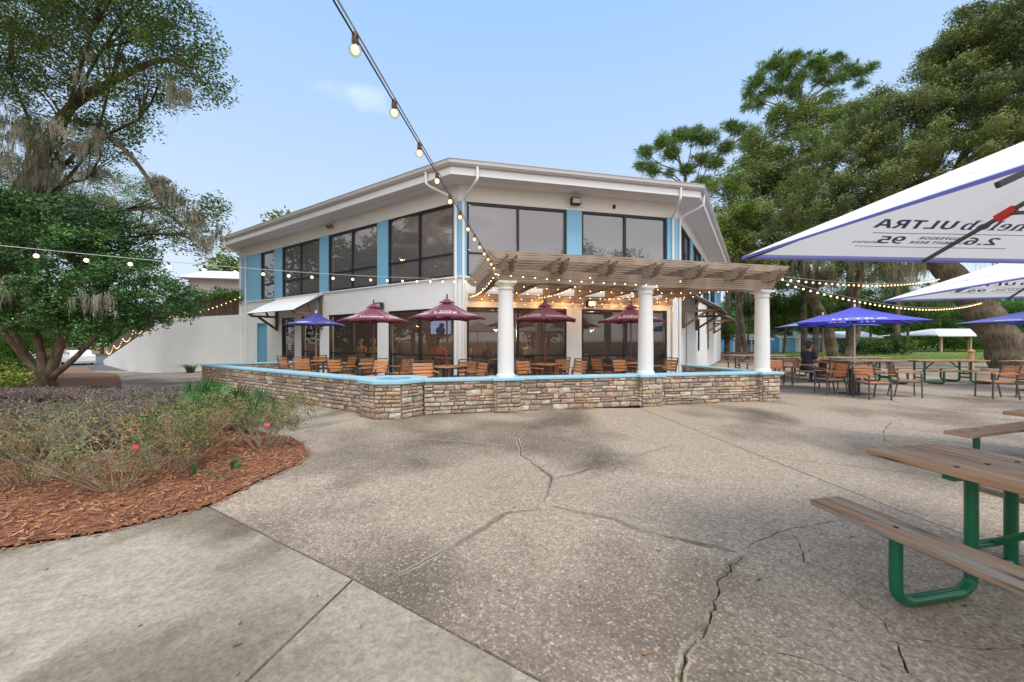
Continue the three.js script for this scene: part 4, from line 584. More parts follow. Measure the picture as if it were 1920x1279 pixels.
// ---------- string lights ----------
const globe = new THREE.SphereGeometry(0.031, 14, 10), socketG = lathe([[0, 0.075], [0.014, 0.075], [0.017, 0.03], [0.013, 0.024]], 10), fil = new THREE.SphereGeometry(0.012, 10, 8), tiny = new THREE.SphereGeometry(0.013, 8, 6), small = new THREE.SphereGeometry(0.026, 10, 8), socketS = new THREE.CylinderGeometry(0.010, 0.012, 0.035, 6).translate(0, 0.03, 0);
function lightString(label, a, b, sag, spacing, kind, first = 0.2, group = 'strings of globe lights') {
  const o = thing('string_lights', label, 'string lights', 0, 0, 0, 0, group), L = a.distanceTo(b), at = (t) => a.clone().lerp(b, t).add(V(0, -4 * sag * t * (1 - t), 0)), N = Math.max(12, Math.round(L * 3));
  const line = (dx) => pipe(Array.from({ length: N + 1 }, (_, i) => at(i / N).add(V(dx, dx ? 0.004 : 0, 0))), kind === 'fairy' ? 0.0035 : 0.0045, 5, N);
  part(o, 'cable', line(0), kind === 'fairy' ? M.dark : kind === 'far' ? M.gutter : M.black); if (kind === 'near') part(o, 'guy_wire', line(0.017), M.steel);
  let i = 0; for (let d = first; d < L - 0.05; d += spacing) {
    const p = at(d / L); i++;
    if (kind === 'near') { const s = part(o, 'bulb', globe.clone().translate(p.x, p.y - 0.062, p.z), M.bulbGlass); part(s, 'filament', fil.clone().scale(1.5, 1.7, 1.5).translate(p.x, p.y - 0.06, p.z), M.glow); part(s, 'socket', socketG.clone().translate(p.x, p.y - 0.058, p.z), S({ color: lin(0.10, 0.045, 0.015), roughness: 0.6 })); }
    else { const g = kind === 'fairy' ? tiny : small; const s = part(o, 'bulb', g.clone().translate(p.x, p.y - (kind === 'fairy' ? 0.03 : 0.085), p.z), kind === 'fairy' ? M.fairy : M.glow); if (kind !== 'fairy') part(s, 'socket', socketS.clone().translate(p.x, p.y - 0.06, p.z), M.black); }
  }
  return o;
}
{ // post behind the camera that carries the near string
  const o = thing('light_post', 'timber post that carries the overhead string of lights', 'post', -1.1, -3.2, 0); part(o, 'shaft', [rb(0.12, 3.1, 0.12, 0, 1.55, 0)], M.timber, { swap: true }); part(o, 'hook', [rod(V(0, 2.96, 0), V(0.06, 3.03, -0.1), 0.008)], M.steel);
  const o2 = thing('light_post', 'timber post in the planted bed that carries the string of lights', 'post', -8.2, 1.9, 0.03); part(o2, 'shaft', [rb(0.12, 2.75, 0.12, 0, 1.35, 0)], M.timber, { swap: true }); part(o2, 'hook', [rod(V(0, 2.55, 0), V(0.08, 2.6, -0.08), 0.008)], M.steel);
}
lightString('near string of globe bulbs on double cable running overhead to the pergola corner', P(-1.05, -3.1, 3.03), P(-0.36, 7.85, 3.04), 0.10, 0.5, 'near', 0.42);
lightString('string of globe bulbs crossing the left facade from the holly tree to the pergola', P(-8.12, 1.98, 2.62), P(-0.95, 11.2, 3.32), 0.22, 0.42, 'far', 0.2);
lightString('taut upper string of globe bulbs leaving the pergola towards the oaks', P(6.9, 9.9, 3.18), P(23.0, 20.6, 4.9), 0.25, 0.5, 'far');
lightString('sagging string of globe bulbs from the pergola to the leaning oak', P(6.95, 9.8, 3.05), P(25.0, 20.4, 3.6), 0.50, 0.42, 'far');
{ // fairy lights wound through the pergola
  const at = (s, d, y) => { const [x, z] = col(s, d); return P(x, z, y); }, G = 'fairy lights in the pergola';
  [[-0.3, 0.2, 6.9, 0.05, 'under the front beam'], [-0.3, -1.0, 6.8, -0.9, 'under the first slats'], [-0.3, -2.0, 6.8, -2.1, 'across the middle of the pergola'], [-0.3, -3.0, 6.8, -3.1, 'in front of the wall'], [-0.4, -3.9, 6.6, -3.85, 'along the wall ledger']].forEach(([s0, d0, s1, d1, w], i) => lightString('warm fairy lights strung ' + w, at(s0, d0, 2.93), at(s1, d1, 2.93), 0.10 + i * 0.045, 0.27 + i * 0.02, 'fairy', 0.1, G));
  [[-0.25, 'over the first column'], [1.9, 'over the second maroon canopy'], [4.2, 'beside the second column']].forEach(([s, w]) => lightString('warm fairy lights along the rafters ' + w, at(s, 0.3, 2.96), at(s, -3.9, 2.94), 0.12, 0.30, 'fairy', 0.15, G));
  for (let k = 0; k < 8; k++) { const p = at(0.1 + k * 0.92, -3.80, 2.72), l = new THREE.PointLight(lin(1, 0.50, 0.18), 0.24, 0, 2); l.position.copy(p); l.castShadow = true; l.name = 'fairy_glow'; scene.add(l); }
  for (let k = 0; k < 4; k++) { const p = at(0.5 + k * 1.8, -1.4, 2.78), l = new THREE.PointLight(lin(1, 0.50, 0.18), 0.2, 0, 2); l.position.copy(p); l.castShadow = true; l.name = 'fairy_glow'; scene.add(l); }
}
// ---------- people ----------
const cap3 = (p, a, b, r0, r1) => { const bx_ = b[0] - a[0], by = b[1] - a[1], bz = b[2] - a[2], px = p[0] - a[0], py = p[1] - a[1], pz = p[2] - a[2], t = Math.max(0, Math.min(1, (px * bx_ + py * by + pz * bz) / (bx_ * bx_ + by * by + bz * bz + 1e-9))); return Math.hypot(px - bx_ * t, py - by * t, pz - bz * t) - (r0 + (r1 - r0) * t); };
function blob(bones, c, half, res, k = 0.04) {                                // smooth union of tapered capsules
  const mc = new MarchingCubes(res, new THREE.MeshBasicMaterial(), false, false, 60000), n = mc.size, h = mc.halfsize;
  for (let z = 0; z < n; z++) for (let y = 0; y < n; y++) for (let x = 0; x < n; x++) { const p = [c[0] + (x - h) / h * half, c[1] + (y - h) / h * half, c[2] + (z - h) / h * half]; let d = 1; for (const b of bones) { const e = cap3(p, ...b), m = Math.max(k - Math.abs(d - e), 0) / k; d = Math.min(d, e) - m * m * k * 0.25; } mc.field[x + y * n + z * n * n] = -d; }
  mc.isolation = 0; mc.update(); const g = new THREE.BufferGeometry(), N = mc.count; g.setAttribute('position', new THREE.BufferAttribute(mc.positionArray.slice(0, N * 3), 3)); g.setAttribute('normal', new THREE.BufferAttribute(mc.normalArray.slice(0, N * 3), 3)); g.setAttribute('uv', new THREE.BufferAttribute(new Float32Array(N * 2), 2)); g.scale(half, half, half).translate(...c); return g;
}
const fingers = (w, s, dir) => { const o = [[[w[0], w[1], w[2]], [w[0] + dir[0] * 0.07, w[1] + dir[1] * 0.07, w[2] + dir[2] * 0.07], 0.026, 0.034]]; for (let k = 0; k < 4; k++) { const off = (k - 1.5) * 0.021, L = [0.060, 0.074, 0.070, 0.052][k], b = [w[0] + dir[0] * 0.085 + off, w[1] + dir[1] * 0.085, w[2] + dir[2] * 0.085], m = [b[0] + dir[0] * L * 0.5, b[1] + dir[1] * L * 0.5 + 0.004, b[2] + dir[2] * L * 0.5]; o.push([b, m, 0.009, 0.0085], [m, [m[0] + dir[0] * L * 0.4, m[1] - 0.016, m[2] + dir[2] * L * 0.4], 0.0085, 0.007]); } const tb = [w[0] - s * 0.028, w[1], w[2] + dir[2] * 0.03]; o.push([tb, [tb[0] - s * 0.028, tb[1] - 0.004, tb[2] + 0.035], 0.012, 0.010], [[tb[0] - s * 0.028, tb[1] - 0.004, tb[2] + 0.035], [tb[0] - s * 0.026, tb[1] - 0.012, tb[2] + 0.062], 0.010, 0.008]); return o; };
function seatedGeo(lean, arms) {                                              // faces +z, hips at y 0.5
  const sh = [0, 1.06, lean * 0.5], L = lean, limb = [], skinB = [];
  const torso = [[[0, 0.53, 0], [0, 0.74, L * 0.2], 0.15, 0.135], [[0, 0.74, L * 0.2], [0, 1.0, L * 0.45], 0.135, 0.155], [[-0.15, 1.05, L * 0.5], [0.15, 1.05, L * 0.5], 0.075, 0.075]], legs = [[[-0.1, 0.53, 0], [0.1, 0.53, 0], 0.12, 0.12]], hands = [];
  for (const s of [-1, 1]) { const el = [s * 0.24, 0.83, L * 0.5 + 0.08], w = arms === 'up' && s > 0 ? [s * 0.10, 1.02, L + 0.24] : [s * 0.11, 0.80, L * 0.6 + 0.30]; torso.push([[s * 0.19, 1.04, L * 0.5], [(s * 0.19 + el[0]) / 2, 0.93, L * 0.5 + 0.04], 0.062, 0.052]); skinB.push([[s * 0.19, 1.04, L * 0.5], el, 0.05, 0.042], [el, w, 0.042, 0.029]); const d = [w[0] - el[0], w[1] - el[1], w[2] - el[2]], l = Math.hypot(...d); hands.push([w, s, d.map((v) => v / l)]); legs.push([[s * 0.1, 0.53, 0.02], [s * 0.12, 0.50, 0.43], 0.085, 0.062], [[s * 0.12, 0.50, 0.43], [s * 0.12, 0.10, 0.42], 0.058, 0.042], [[s * 0.12, 0.05, 0.38], [s * 0.125, 0.04, 0.56], 0.042, 0.036]); }
  const hy = 1.36, hz = L * 0.7, head = [[[0, 1.06, L * 0.5], [0, 1.24, hz], 0.062, 0.055], [[0, hy + 0.02, hz - 0.015], [0, hy + 0.03, hz + 0.01], 0.098, 0.092], [[0, hy - 0.05, hz + 0.035], [0, hy - 0.075, hz + 0.045], 0.066, 0.052], [[0, hy + 0.01, hz + 0.098], [0, hy - 0.022, hz + 0.118], 0.011, 0.017], [[-0.03, hy - 0.062, hz + 0.098], [0.03, hy - 0.062, hz + 0.098], 0.010, 0.010], [[-0.04, hy + 0.045, hz + 0.086], [0.04, hy + 0.045, hz + 0.086], 0.016, 0.016], [[-0.098, hy + 0.015, hz], [-0.10, hy - 0.03, hz], 0.017, 0.014], [[0.098, hy + 0.015, hz], [0.10, hy - 0.03, hz], 0.017, 0.014]];
  const body = [blob([...torso.map(([a, b, r, q]) => [a, b, r - 0.012, q - 0.012]), ...skinB, head[0], ...legs.map(([a, b, r, q]) => [a, b, r - 0.012, q - 0.012])], [0, 0.65, 0.15], 0.72, 60), blob(head, [0, hy, hz], 0.22, 56, 0.025)]; hands.forEach(([w, s, d]) => body.push(blob(fingers(w, s, d), [w[0] + d[0] * 0.08, w[1] + d[1] * 0.08, w[2] + d[2] * 0.08], 0.13, 52, 0.01)));
  const eyes = [-1, 1].map((s) => new THREE.SphereGeometry(0.011, 8, 6).translate(s * 0.035, hy + 0.012, hz + 0.088));
  return { body: merge(body), shirt: blob(torso.map(([a, b, r, q]) => [a, b, r + 0.012, q + 0.012]), [0, 0.8, 0.1], 0.52, 56), trousers: blob(legs.map(([a, b, r, q]) => [a, b, r + 0.008, q + 0.008]), [0, 0.35, 0.25], 0.56, 52), hair: blob([[[0, hy + 0.065, hz - 0.02], [0, hy + 0.045, hz - 0.05], 0.105, 0.108], [[0, hy + 0.02, hz - 0.07], [0, hy - 0.06, hz - 0.075], 0.085, 0.06]], [0, hy, hz], 0.22, 40, 0.03), eyes: merge(eyes) };
}
const SG = [seatedGeo(0.10, ''), seatedGeo(0.24, 'up'), seatedGeo(0.0, '')];
function person(label, x, Z, y, turn, g, shirt, trousers, hair = M.hair, skin = M.skin) {
  const o = thing('person', label, 'person', x, Z, y, turn), q = SG[g]; part(o, 'body', q.body, skin); part(o, 'shirt', q.shirt, shirt); part(o, 'trousers', q.trousers, trousers); part(o, 'hair', q.hair, hair); part(o, 'eyes', q.eyes, M.black); return o;
}
const clothC = (r, g, b) => S({ color: lin(r, g, b), roughness: 0.9 }), denim = clothC(0.03, 0.04, 0.08), blackC = clothC(0.015, 0.015, 0.02);
person('person in dark navy shirt seated at the farther umbrella table', 10.55, 13.75, -0.02, 1.9, 1, clothC(0.015, 0.018, 0.03), denim);
copyOf(chair0, 10.5, 13.77, 0, 1.9, 'wood slat armchair in which the person in the navy shirt sits');
const onF = (f, x, z) => { const p = V(x, 0, z).applyMatrix4(FR[f]); return [p.x, -p.z]; };
const inside = [['left', LL - 6.6, -1.1, 0.6, 0, [0.40, 0.14, 0.08], 'rust coloured top indoors behind the glass beside the entry'], ['left', LL - 5.9, -1.9, 0.2, 2, [0.02, 0.02, 0.025], 'black top indoors facing out behind the glass'], ['left', LL - 5.5, -0.9, 2.9, 2, [0.36, 0.55, 0.06], 'lime green shirt indoors with back to the glass'], ['left', LL - 4.7, -1.1, -1.2, 0, [0.18, 0.17, 0.19], 'grey patterned shirt indoors behind the glass'], ['left', LL - 1.9, -1.0, 0.9, 1, [0.75, 0.17, 0.03], 'bright orange shirt indoors behind the corner glass'], ['left', LL - 1.3, -1.9, 0.0, 0, [0.45, 0.33, 0.05], 'yellow top indoors behind the corner glass'],
  ['front', 0.9, -0.9, 1.4, 1, [0.22, 0.035, 0.03], 'dark red shirt indoors leaning over a table'], ['front', 2.1, -1.2, -0.3, 0, [0.36, 0.18, 0.16], 'pink patterned top indoors beside the first column'], ['front', 2.75, -1.8, 3.0, 2, [0.60, 0.56, 0.48], 'pale shirt indoors with back turned']];
inside.forEach(([f, x, z, t, g, c, lb], i) => { const [a, b] = onF(f, x, z); person('seated person in ' + lb, a, b, 0.12, t + (f === 'left' ? LA : FA), g, clothC(...c), denim, i % 4 === 2 ? S({ color: lin(0.35, 0.26, 0.14), roughness: 0.7 }) : M.hair); });
// ---------- inside the restaurant ----------
function makeStool() { const o = thing('dining_chair', 'plain dark dining chair indoors', 'chair', 0, 0, 0, 0, 'dining chairs indoors'); part(o, 'seat', rb(0.42, 0.04, 0.42, 0, 0.44, 0, 0.012), M.dark); for (const [a, b] of [[-1, -1], [1, -1], [1, 1], [-1, 1]]) part(o, 'leg', [rod(V(a * 0.17, 0.42, b * 0.17), V(a * 0.2, 0, b * 0.2), 0.015, 0.013, 8)], M.dark); part(o, 'backrest', [rb(0.40, 0.22, 0.025, 0, 0.78, -0.2, 0.01), bar(V(-0.17, 0.42, -0.19), V(-0.17, 0.80, -0.2), 0.025, 0.025), bar(V(0.17, 0.42, -0.19), V(0.17, 0.80, -0.2), 0.025, 0.025)], M.dark); return o; }
const st0 = makeStool(); inside.forEach(([f, x, z, t], i) => { const [a, b] = onF(f, x, z), turn = t + (f === 'left' ? LA : FA); if (!i) { st0.position.set(a, 0.105, -b); st0.rotation.y = turn; } else copyOf(st0, a, b, 0.105, turn); });
function makeDining() { const o = thing('dining_table', 'brown dining table indoors behind the glass', 'table', 0, 0, 0, 0, 'dining tables indoors'); part(o, 'top', rb(0.85, 0.04, 0.85, 0, 0.73, 0, 0.01), M.timber); part(o, 'pedestal', [rod(V(0, 0.03, 0), V(0, 0.72, 0), 0.04)], M.dark); part(o, 'base', [lathe([[0, 0.05], [0.05, 0.045], [0.26, 0.015], [0.26, 0], [0, 0]], 18)], M.dark); return o; }
const dt0 = makeDining(); [['left', LL - 6.2, -1.4], ['left', LL - 5.1, -1.55], ['left', LL - 1.6, -1.45], ['front', 1.35, -0.95], ['front', 2.4, -1.5], ['front', 5.2, -1.3], ['front', 6.6, -1.6], ['left', LL - 8.7, -1.5]].forEach(([f, x, z], i) => { const [a, b] = onF(f, x, z); if (!i) dt0.position.set(a, 0.105, -b); else copyOf(dt0, a, b, 0.105, i * 0.3); });
[['front', 5.0, -0.7, 0.3], ['front', 5.5, -1.9, 3.3], ['front', 6.3, -1.0, 0.5], ['left', LL - 8.5, -0.9, 0.2]].forEach(([f, x, z, t]) => { const [a, b] = onF(f, x, z); copyOf(st0, a, b, 0.105, t); });
{ const [a, b] = onF('left', LL - 2.9, -2.2), o = thing('television', 'wall television showing a grey picture behind the corner glass', 'television', a, b, 0, LA + 0.25); part(o, 'housing', rb(1.0, 0.62, 0.06, 0, 2.05, 0, 0.01), M.black); part(o, 'screen', bx(0.92, 0.54, 0.006, 0, 2.05, 0.034), S({ color: lin(0.02, 0.02, 0.02), emissive: lin(0.55, 0.58, 0.68), emissiveIntensity: 0.8, map: print_('#9aa3b8', (x) => { x.fillStyle = '#30343f'; x.beginPath(); x.ellipse(250, 330, 120, 150, 0, 0, 7); x.fill(); x.beginPath(); x.ellipse(280, 150, 70, 80, 0, 0, 7); x.fill(); }), emissiveMap: print_('#b9c2d6', (x) => { x.fillStyle = '#30343f'; x.beginPath(); x.ellipse(250, 380, 120, 170, 0, 0, 7); x.fill(); x.beginPath(); x.ellipse(280, 170, 70, 80, 0, 0, 7); x.fill(); }) }), { keep: true }); part(o, 'ceiling_arm', [rod(V(0, 2.3, -0.05), V(0, 2.95, -0.05), 0.02)], M.black); }
function pendant(f, x, z, y, base) { const [a, b] = onF(f, x, z), o = thing('pendant_lamp', base, 'lamp', a, b, y, 0, 'warm pendant lamps indoors'); part(o, 'shade', [lathe([[0.02, 0.14], [0.05, 0.12], [0.13, 0.0], [0.125, 0.0], [0.045, 0.115], [0.02, 0.13]], 16)], S({ color: lin(0.35, 0.2, 0.06), roughness: 0.6, side: 2 })); part(o, 'bulb', new THREE.SphereGeometry(0.045, 10, 8).translate(0, -0.02, 0), M.glow); part(o, 'cord', [rod(V(0, 0.13, 0), V(0, (y > 3 ? 6.2 : 2.95) - y, 0), 0.006)], M.black); const l = new THREE.PointLight(lin(1, 0.74, 0.46), y > 3 ? 4 : 4, 0, 2); l.position.set(a, y - 0.12, -b); l.castShadow = true; l.name = 'pendant_light'; scene.add(l); }
[[LL - 6.4, -2.2], [LL - 4.6, -2.6], [LL - 1.8, -2.4]].forEach(([x, z]) => pendant('left', x, z, 2.15, 'warm pendant lamp over the indoor tables behind the left glass')); [[1.6, -2.4], [5.6, -2.4]].forEach(([x, z]) => pendant('front', x, z, 1.95, 'warm pendant lamp over the indoor tables behind the front glass'));
[[LL - 5.7, -2.6], [LL - 1.9, -2.6]].forEach(([x, z]) => pendant('left', x, z, 5.2, 'warm pendant lamp in the upper room behind the left windows'));
['left', 'left', 'left'].forEach((f, i) => { const [a, b] = onF(f, LL - 5.2 - i * 0.8, -0.9); copyOf(st0, a, b, 3.255, i * 1.2, 'dark chair upstairs behind the left windows').userData.group = 'chairs upstairs'; });

// ---------- retaining wall, terrace, fence, rear house ----------
{
  const Q = [-21.6, 24.0], Rr = [-43.7, 41.0], top = 2.9, o = thing('retaining_wall', 'plain white retaining wall sloping down beside the drive', 'wall');
  part(o, 'wall', [seg(A0, Q, -1.2, top, 0.3)], M.white); const dx = Rr[0] - Q[0], dz = Rr[1] - Q[1], L = Math.hypot(dx, dz), sh = new THREE.Shape(); sh.moveTo(0, -1.6); sh.lineTo(L, -1.6); sh.lineTo(L, -0.55); sh.lineTo(L * 0.12, 2.55); sh.lineTo(L * 0.12, top); sh.lineTo(0, top); sh.lineTo(0, -1.6);
  part(o, 'ramp_wall', [new THREE.ExtrudeGeometry(sh, { depth: 0.3, bevelEnabled: false }).rotateY(Math.atan2(dz, dx)).translate(Q[0], 0, -Q[1])], M.white);
  structure('terrace', poly([[A0[0] + 0.05, A0[1] + 0.2], F0, [-18, 38], [-30, 40], [-30, 31], [Q[0] - 0.2, Q[1] + 0.25]], 3.0, -0.2), M.soil);
  const f = thing('picket_fence', 'dark weathered picket fence on top of the white retaining wall', 'fence'), rf = rng(4), n = 48, fm = [0, 1, 2].map((k) => S({ map: T.old, color: lin(0.62 + k * 0.14, 0.6 + k * 0.14, 0.56 + k * 0.14), roughness: 0.95 })), pk = rb(0.135, 1.15, 0.03, 0, 0.575, 0, 0.008);
  const ang = Math.atan2(Q[1] - A0[1], Q[0] - A0[0]); for (let k = 0; k < n; k++) { const t = (k + 0.5) / n, m = part(f, 'picket', pk, fm[k % 3]); m.position.set(A0[0] + (Q[0] - A0[0]) * t, top + 0.002 + rf() * 0.02, -(A0[1] + (Q[1] - A0[1]) * t)); m.rotation.y = ang; m.scale.y = 0.92 + rf() * 0.14 + Math.max(0, 0.25 - t) * 0.6; }
  for (const y of [0.25, 0.8]) part(f, 'rail', [seg(A0, Q, top + y, top + y + 0.08, 0.045).translate(0.03, 0, -0.04)], fm[0]);
  const f2 = thing('picket_fence', 'dark picket fence stepping down along the ramp wall', 'fence'); for (let k = 0; k < 60; k++) { const t = 0.02 + k / 60 * 0.86, y = t < 0.12 ? top : 2.55 + (t - 0.12) / 0.88 * (-3.1); const m = part(f2, 'picket', pk, fm[k % 3]); m.position.set(Q[0] + dx * t, y + 0.01, -(Q[1] + dz * t) - 0.1); m.rotation.y = Math.atan2(dz, dx); m.scale.set(2.6, 0.95 + rf() * 0.1, 1); }
  lightString('swags of warm lights along the terrace fence', P(A0[0] + 0.2, A0[1] - 0.25, 3.95), P(Q[0], Q[1] - 0.25, 3.05), 0.25, 0.42, 'far', 0.2, 'lights on the fences');
  let prev = null; for (let k = 0; k < 4; k++) { const g = (t) => P(Q[0] + dx * t - 0.1, Q[1] + dz * t - 0.25, 2.9 + (t - 0.12) / 0.88 * -3.1 + 0.25); lightString('swag of warm lights on the ramp fence, ' + ['topmost', 'second from the top', 'third from the top', 'lowest'][k], g(0.16 + k * 0.17), g(0.16 + (k + 1) * 0.17), 0.55, 0.4, 'far', 0.1, 'lights on the fences'); }
  const h = thing('white_house', 'white house with pale metal roof on the terrace behind the fence', 'house', -19.5, 31.5, 2.8, 0.2); part(h, 'wall', [bx(9, 3.2, 6, 0, 1.6, 0)], M.white); const rs = new THREE.Shape(); rs.moveTo(-3.7, 0); rs.lineTo(3.7, 0); rs.lineTo(0, 1.1); part(h, 'roof', [new THREE.ExtrudeGeometry(rs, { depth: 10, bevelEnabled: false }).rotateY(Math.PI / 2).translate(-5, 3.2, 0)], M.tin); part(h, 'window', [bx(1.2, 1.2, 0.05, 2, 1.7, 3.03)], M.bronze);
}
// ---------- cars ----------
function car(label, x, Z, turn, paint, kind) {
  const o = thing('parked_car', label, 'car', x, Z, gh(x, Z) - 0.01, turn, 'cars in the car park'), suv = kind === 'suv', h = suv ? 1.72 : 1.48, L = 4.6, w = 1.82;   // local: x forward
  const s = new THREE.Shape(); s.moveTo(-L / 2, 0.45); s.lineTo(-L / 2 + 0.03, 0.95); s.quadraticCurveTo(-L / 2 + 0.05, 1.02, -L / 2 + 0.2, 1.03); s.lineTo(0.75, 1.03); s.quadraticCurveTo(1.9, 0.98, 2.2, 0.78); s.lineTo(2.3, 0.5); s.lineTo(2.25, 0.28); s.lineTo(1.78, 0.26); s.absarc(1.42, 0.33, 0.37, 0, Math.PI, false); s.lineTo(-1.05, 0.26); s.absarc(-1.42, 0.33, 0.37, 0, Math.PI, false); s.lineTo(-L / 2 + 0.05, 0.28);
  const pm = PH({ color: lin(...paint), roughness: 0.35, clearcoat: 0.8, clearcoatRoughness: 0.08 }), ex = (sh, d, b) => new THREE.ExtrudeGeometry(sh, { depth: d - 2 * b, bevelEnabled: true, bevelSize: b, bevelThickness: b, bevelSegments: 3, curveSegments: 12 }).translate(0, 0, -d / 2 + b);
  const body = part(o, 'body', ex(s, w, 0.06), pm); const c = new THREE.Shape(); const r = suv ? -2.15 : -1.75; c.moveTo(r, 1.04); c.lineTo(r + 0.28, h - 0.12); c.quadraticCurveTo(r + 0.36, h, r + 0.6, h); c.lineTo(-0.1, h); c.quadraticCurveTo(0.2, h - 0.02, 0.35, h - 0.14); c.lineTo(1.0, 1.04);
  part(o, 'cabin', ex(c, w - 0.26, 0.08), pm); const gw = new THREE.Shape(); gw.moveTo(r + 0.2, 1.06); gw.lineTo(r + 0.42, h - 0.15); gw.lineTo(0.2, h - 0.15); gw.lineTo(0.82, 1.06); const gm = PH({ color: lin(0.02, 0.02, 0.025), roughness: 0.05 });
  part(o, 'side_windows', ex(gw, w - 0.20, 0.02), gm); part(o, 'windscreen', [bar(V(0.40, h - 0.15, 0), V(0.98, 1.07, 0), w - 0.45, 0.05)], gm); part(o, 'rear_window', [bar(V(r + 0.27, h - 0.17, 0), V(r + 0.02, 1.1, 0), w - 0.45, 0.05)], gm);
  for (const [a, b] of [[1.42, 1], [1.42, -1], [-1.42, 1], [-1.42, -1]]) { const t = part(o, 'wheel', [new THREE.TorusGeometry(0.25, 0.085, 10, 22).scale(1, 1, 1.3).translate(a, 0.33, b * (w / 2 - 0.12))], M.black); part(t, 'rim', [new THREE.CylinderGeometry(0.19, 0.19, 0.12, 16).rotateX(Math.PI / 2).translate(a, 0.33, b * (w / 2 - 0.10))], M.steel); }
  for (const b of [-1, 1]) { part(o, 'headlight', [rb(0.18, 0.14, 0.36, 2.2, 0.74, b * 0.66, 0.04)], S({ color: lin(0.8, 0.8, 0.8), roughness: 0.1 })); part(o, 'tail_light', [rb(0.1, 0.22, 0.22, -L / 2 + 0.02, 0.85, b * 0.76, 0.03)], S({ color: lin(0.45, 0.01, 0.01), roughness: 0.2 })); part(o, 'mirror', [rb(0.12, 0.12, 0.18, 0.7, 1.1, b * (w / 2 + 0.04), 0.04)], pm); }
  part(o, 'grille', [rb(0.06, 0.2, 1.1, 2.29, 0.6, 0, 0.02)], M.black); part(o, 'number_plate', [bx(0.01, 0.12, 0.34, -L / 2 - 0.07, 0.72, 0)], M.trim); return o;
}
car('white sedan parked sideways behind the holly trunk', -46.5, 41.0, 2.6, [0.75, 0.75, 0.76], 'sedan');
car('silver car parked at the foot of the ramp wall, facing out', -46.2, 45.5, -0.75, [0.42, 0.44, 0.47], 'suv');
car('white car partly hidden by the end of the ramp wall', -44.4, 44.6, -0.7, [0.72, 0.72, 0.72], 'suv');
car('white van-like car glimpsed left of the holly trunk', -57, 44, 0.4, [0.7, 0.7, 0.7], 'suv');
// ---------- far buildings on the right ----------
{
  const blueW = S({ color: lin(0.16, 0.40, 0.62), roughness: 0.8 });
  const shed = (label, x, Z, w, d, h, rise, open) => { const o = thing(open ? 'pavilion' : 'blue_shed', label, open ? 'pavilion' : 'shed', x, Z, 0, 0.03); const n = Math.round(w / 0.9), hip = open ? d * 0.5 : 0, quad = (p) => { const g = new THREE.BufferGeometry(), pos = []; [0, 1, 2, 0, 2, 3].forEach((i) => pos.push(p[i].x, p[i].y, p[i].z)); g.setAttribute('position', new THREE.Float32BufferAttribute(pos, 3)); g.computeVertexNormals(); part(o, 'roof_panel', g, M.tin); }; for (let k = 0; k < n; k++) for (const s of [-1, 1]) { const a = -w / 2 + w * k / n, b = a + w / n, q = (v) => { const f = hip ? Math.min(1, (w / 2 - Math.abs(v)) / hip) : 1; return V(v, h + rise * f, s * d / 2 * (1 - f)); }; quad([V(a, h, s * d / 2), V(b, h, s * d / 2), q(b), q(a)]); } if (open) for (const e of [-1, 1]) quad([V(e * w / 2, h, -d / 2), V(e * w / 2, h, d / 2), V(e * (w / 2 - hip), h + rise, 0.01), V(e * (w / 2 - hip), h + rise, -0.01)]);
    part(o, 'fascia', [bx(w, 0.14, 0.05, 0, h - 0.06, d / 2), bx(w, 0.14, 0.05, 0, h - 0.06, -d / 2)], M.trim);
    if (open) { for (const a of [-0.42, -0.14, 0.14, 0.42]) for (const s of [-1, 1]) { const p = part(o, 'post', [rb(0.2, h, 0.2, a * w, h / 2, s * d * 0.42)], S({ color: lin(0.42, 0.33, 0.22), roughness: 0.9 })); part(p, 'knee_brace', [bar(V(a * w - 0.7, h - 0.05, s * d * 0.42), V(a * w, h - 0.7, s * d * 0.42), 0.1, 0.1), bar(V(a * w + 0.7, h - 0.05, s * d * 0.42), V(a * w, h - 0.7, s * d * 0.42), 0.1, 0.1)], M.timber); } }
    else { part(o, 'wall', [bx(w - 0.8, h, d - 1.0, 0, h / 2, 0)], blueW); part(o, 'window', [bx(1.8, 0.9, 0.1, w * 0.12, 1.5, d / 2 - 0.5)], M.bronze); part(o, 'door', [bx(1.0, 2.0, 0.08, -w * 0.28, 1.0, d / 2 - 0.49)], M.trim); for (const a of [-0.47, -0.3, -0.05]) part(o, 'post', [rb(0.14, h, 0.14, a * w, h / 2, d / 2 - 0.1)], M.trim); }
    return o; };
  shed('blue shed with long pale metal roof behind the pine trunks', 44, 56, 15, 6, 2.05, 0.85); shed('small white roofed shed seen beside the third column', 31.5, 52, 5.5, 4, 1.75, 0.7);
  shed('open pavilion with pale hipped metal roof and timber posts beyond the lawn', 63, 54.5, 14.5, 8, 2.25, 1.0, true);
  const b = thing('stone_bench_wall', 'low stone ledge at the far end of the side wall', 'ledge', 17.6, 30.2, 0, 0.2); part(b, 'body', rb(1.6, 0.55, 0.5, 0, 0.275, 0, 0.04), S({ map: T.rock, color: lin(0.3, 0.25, 0.2), roughness: 1 })); part(b, 'slab', rb(1.8, 0.08, 0.6, 0, 0.59, 0, 0.02), M.timber);
}
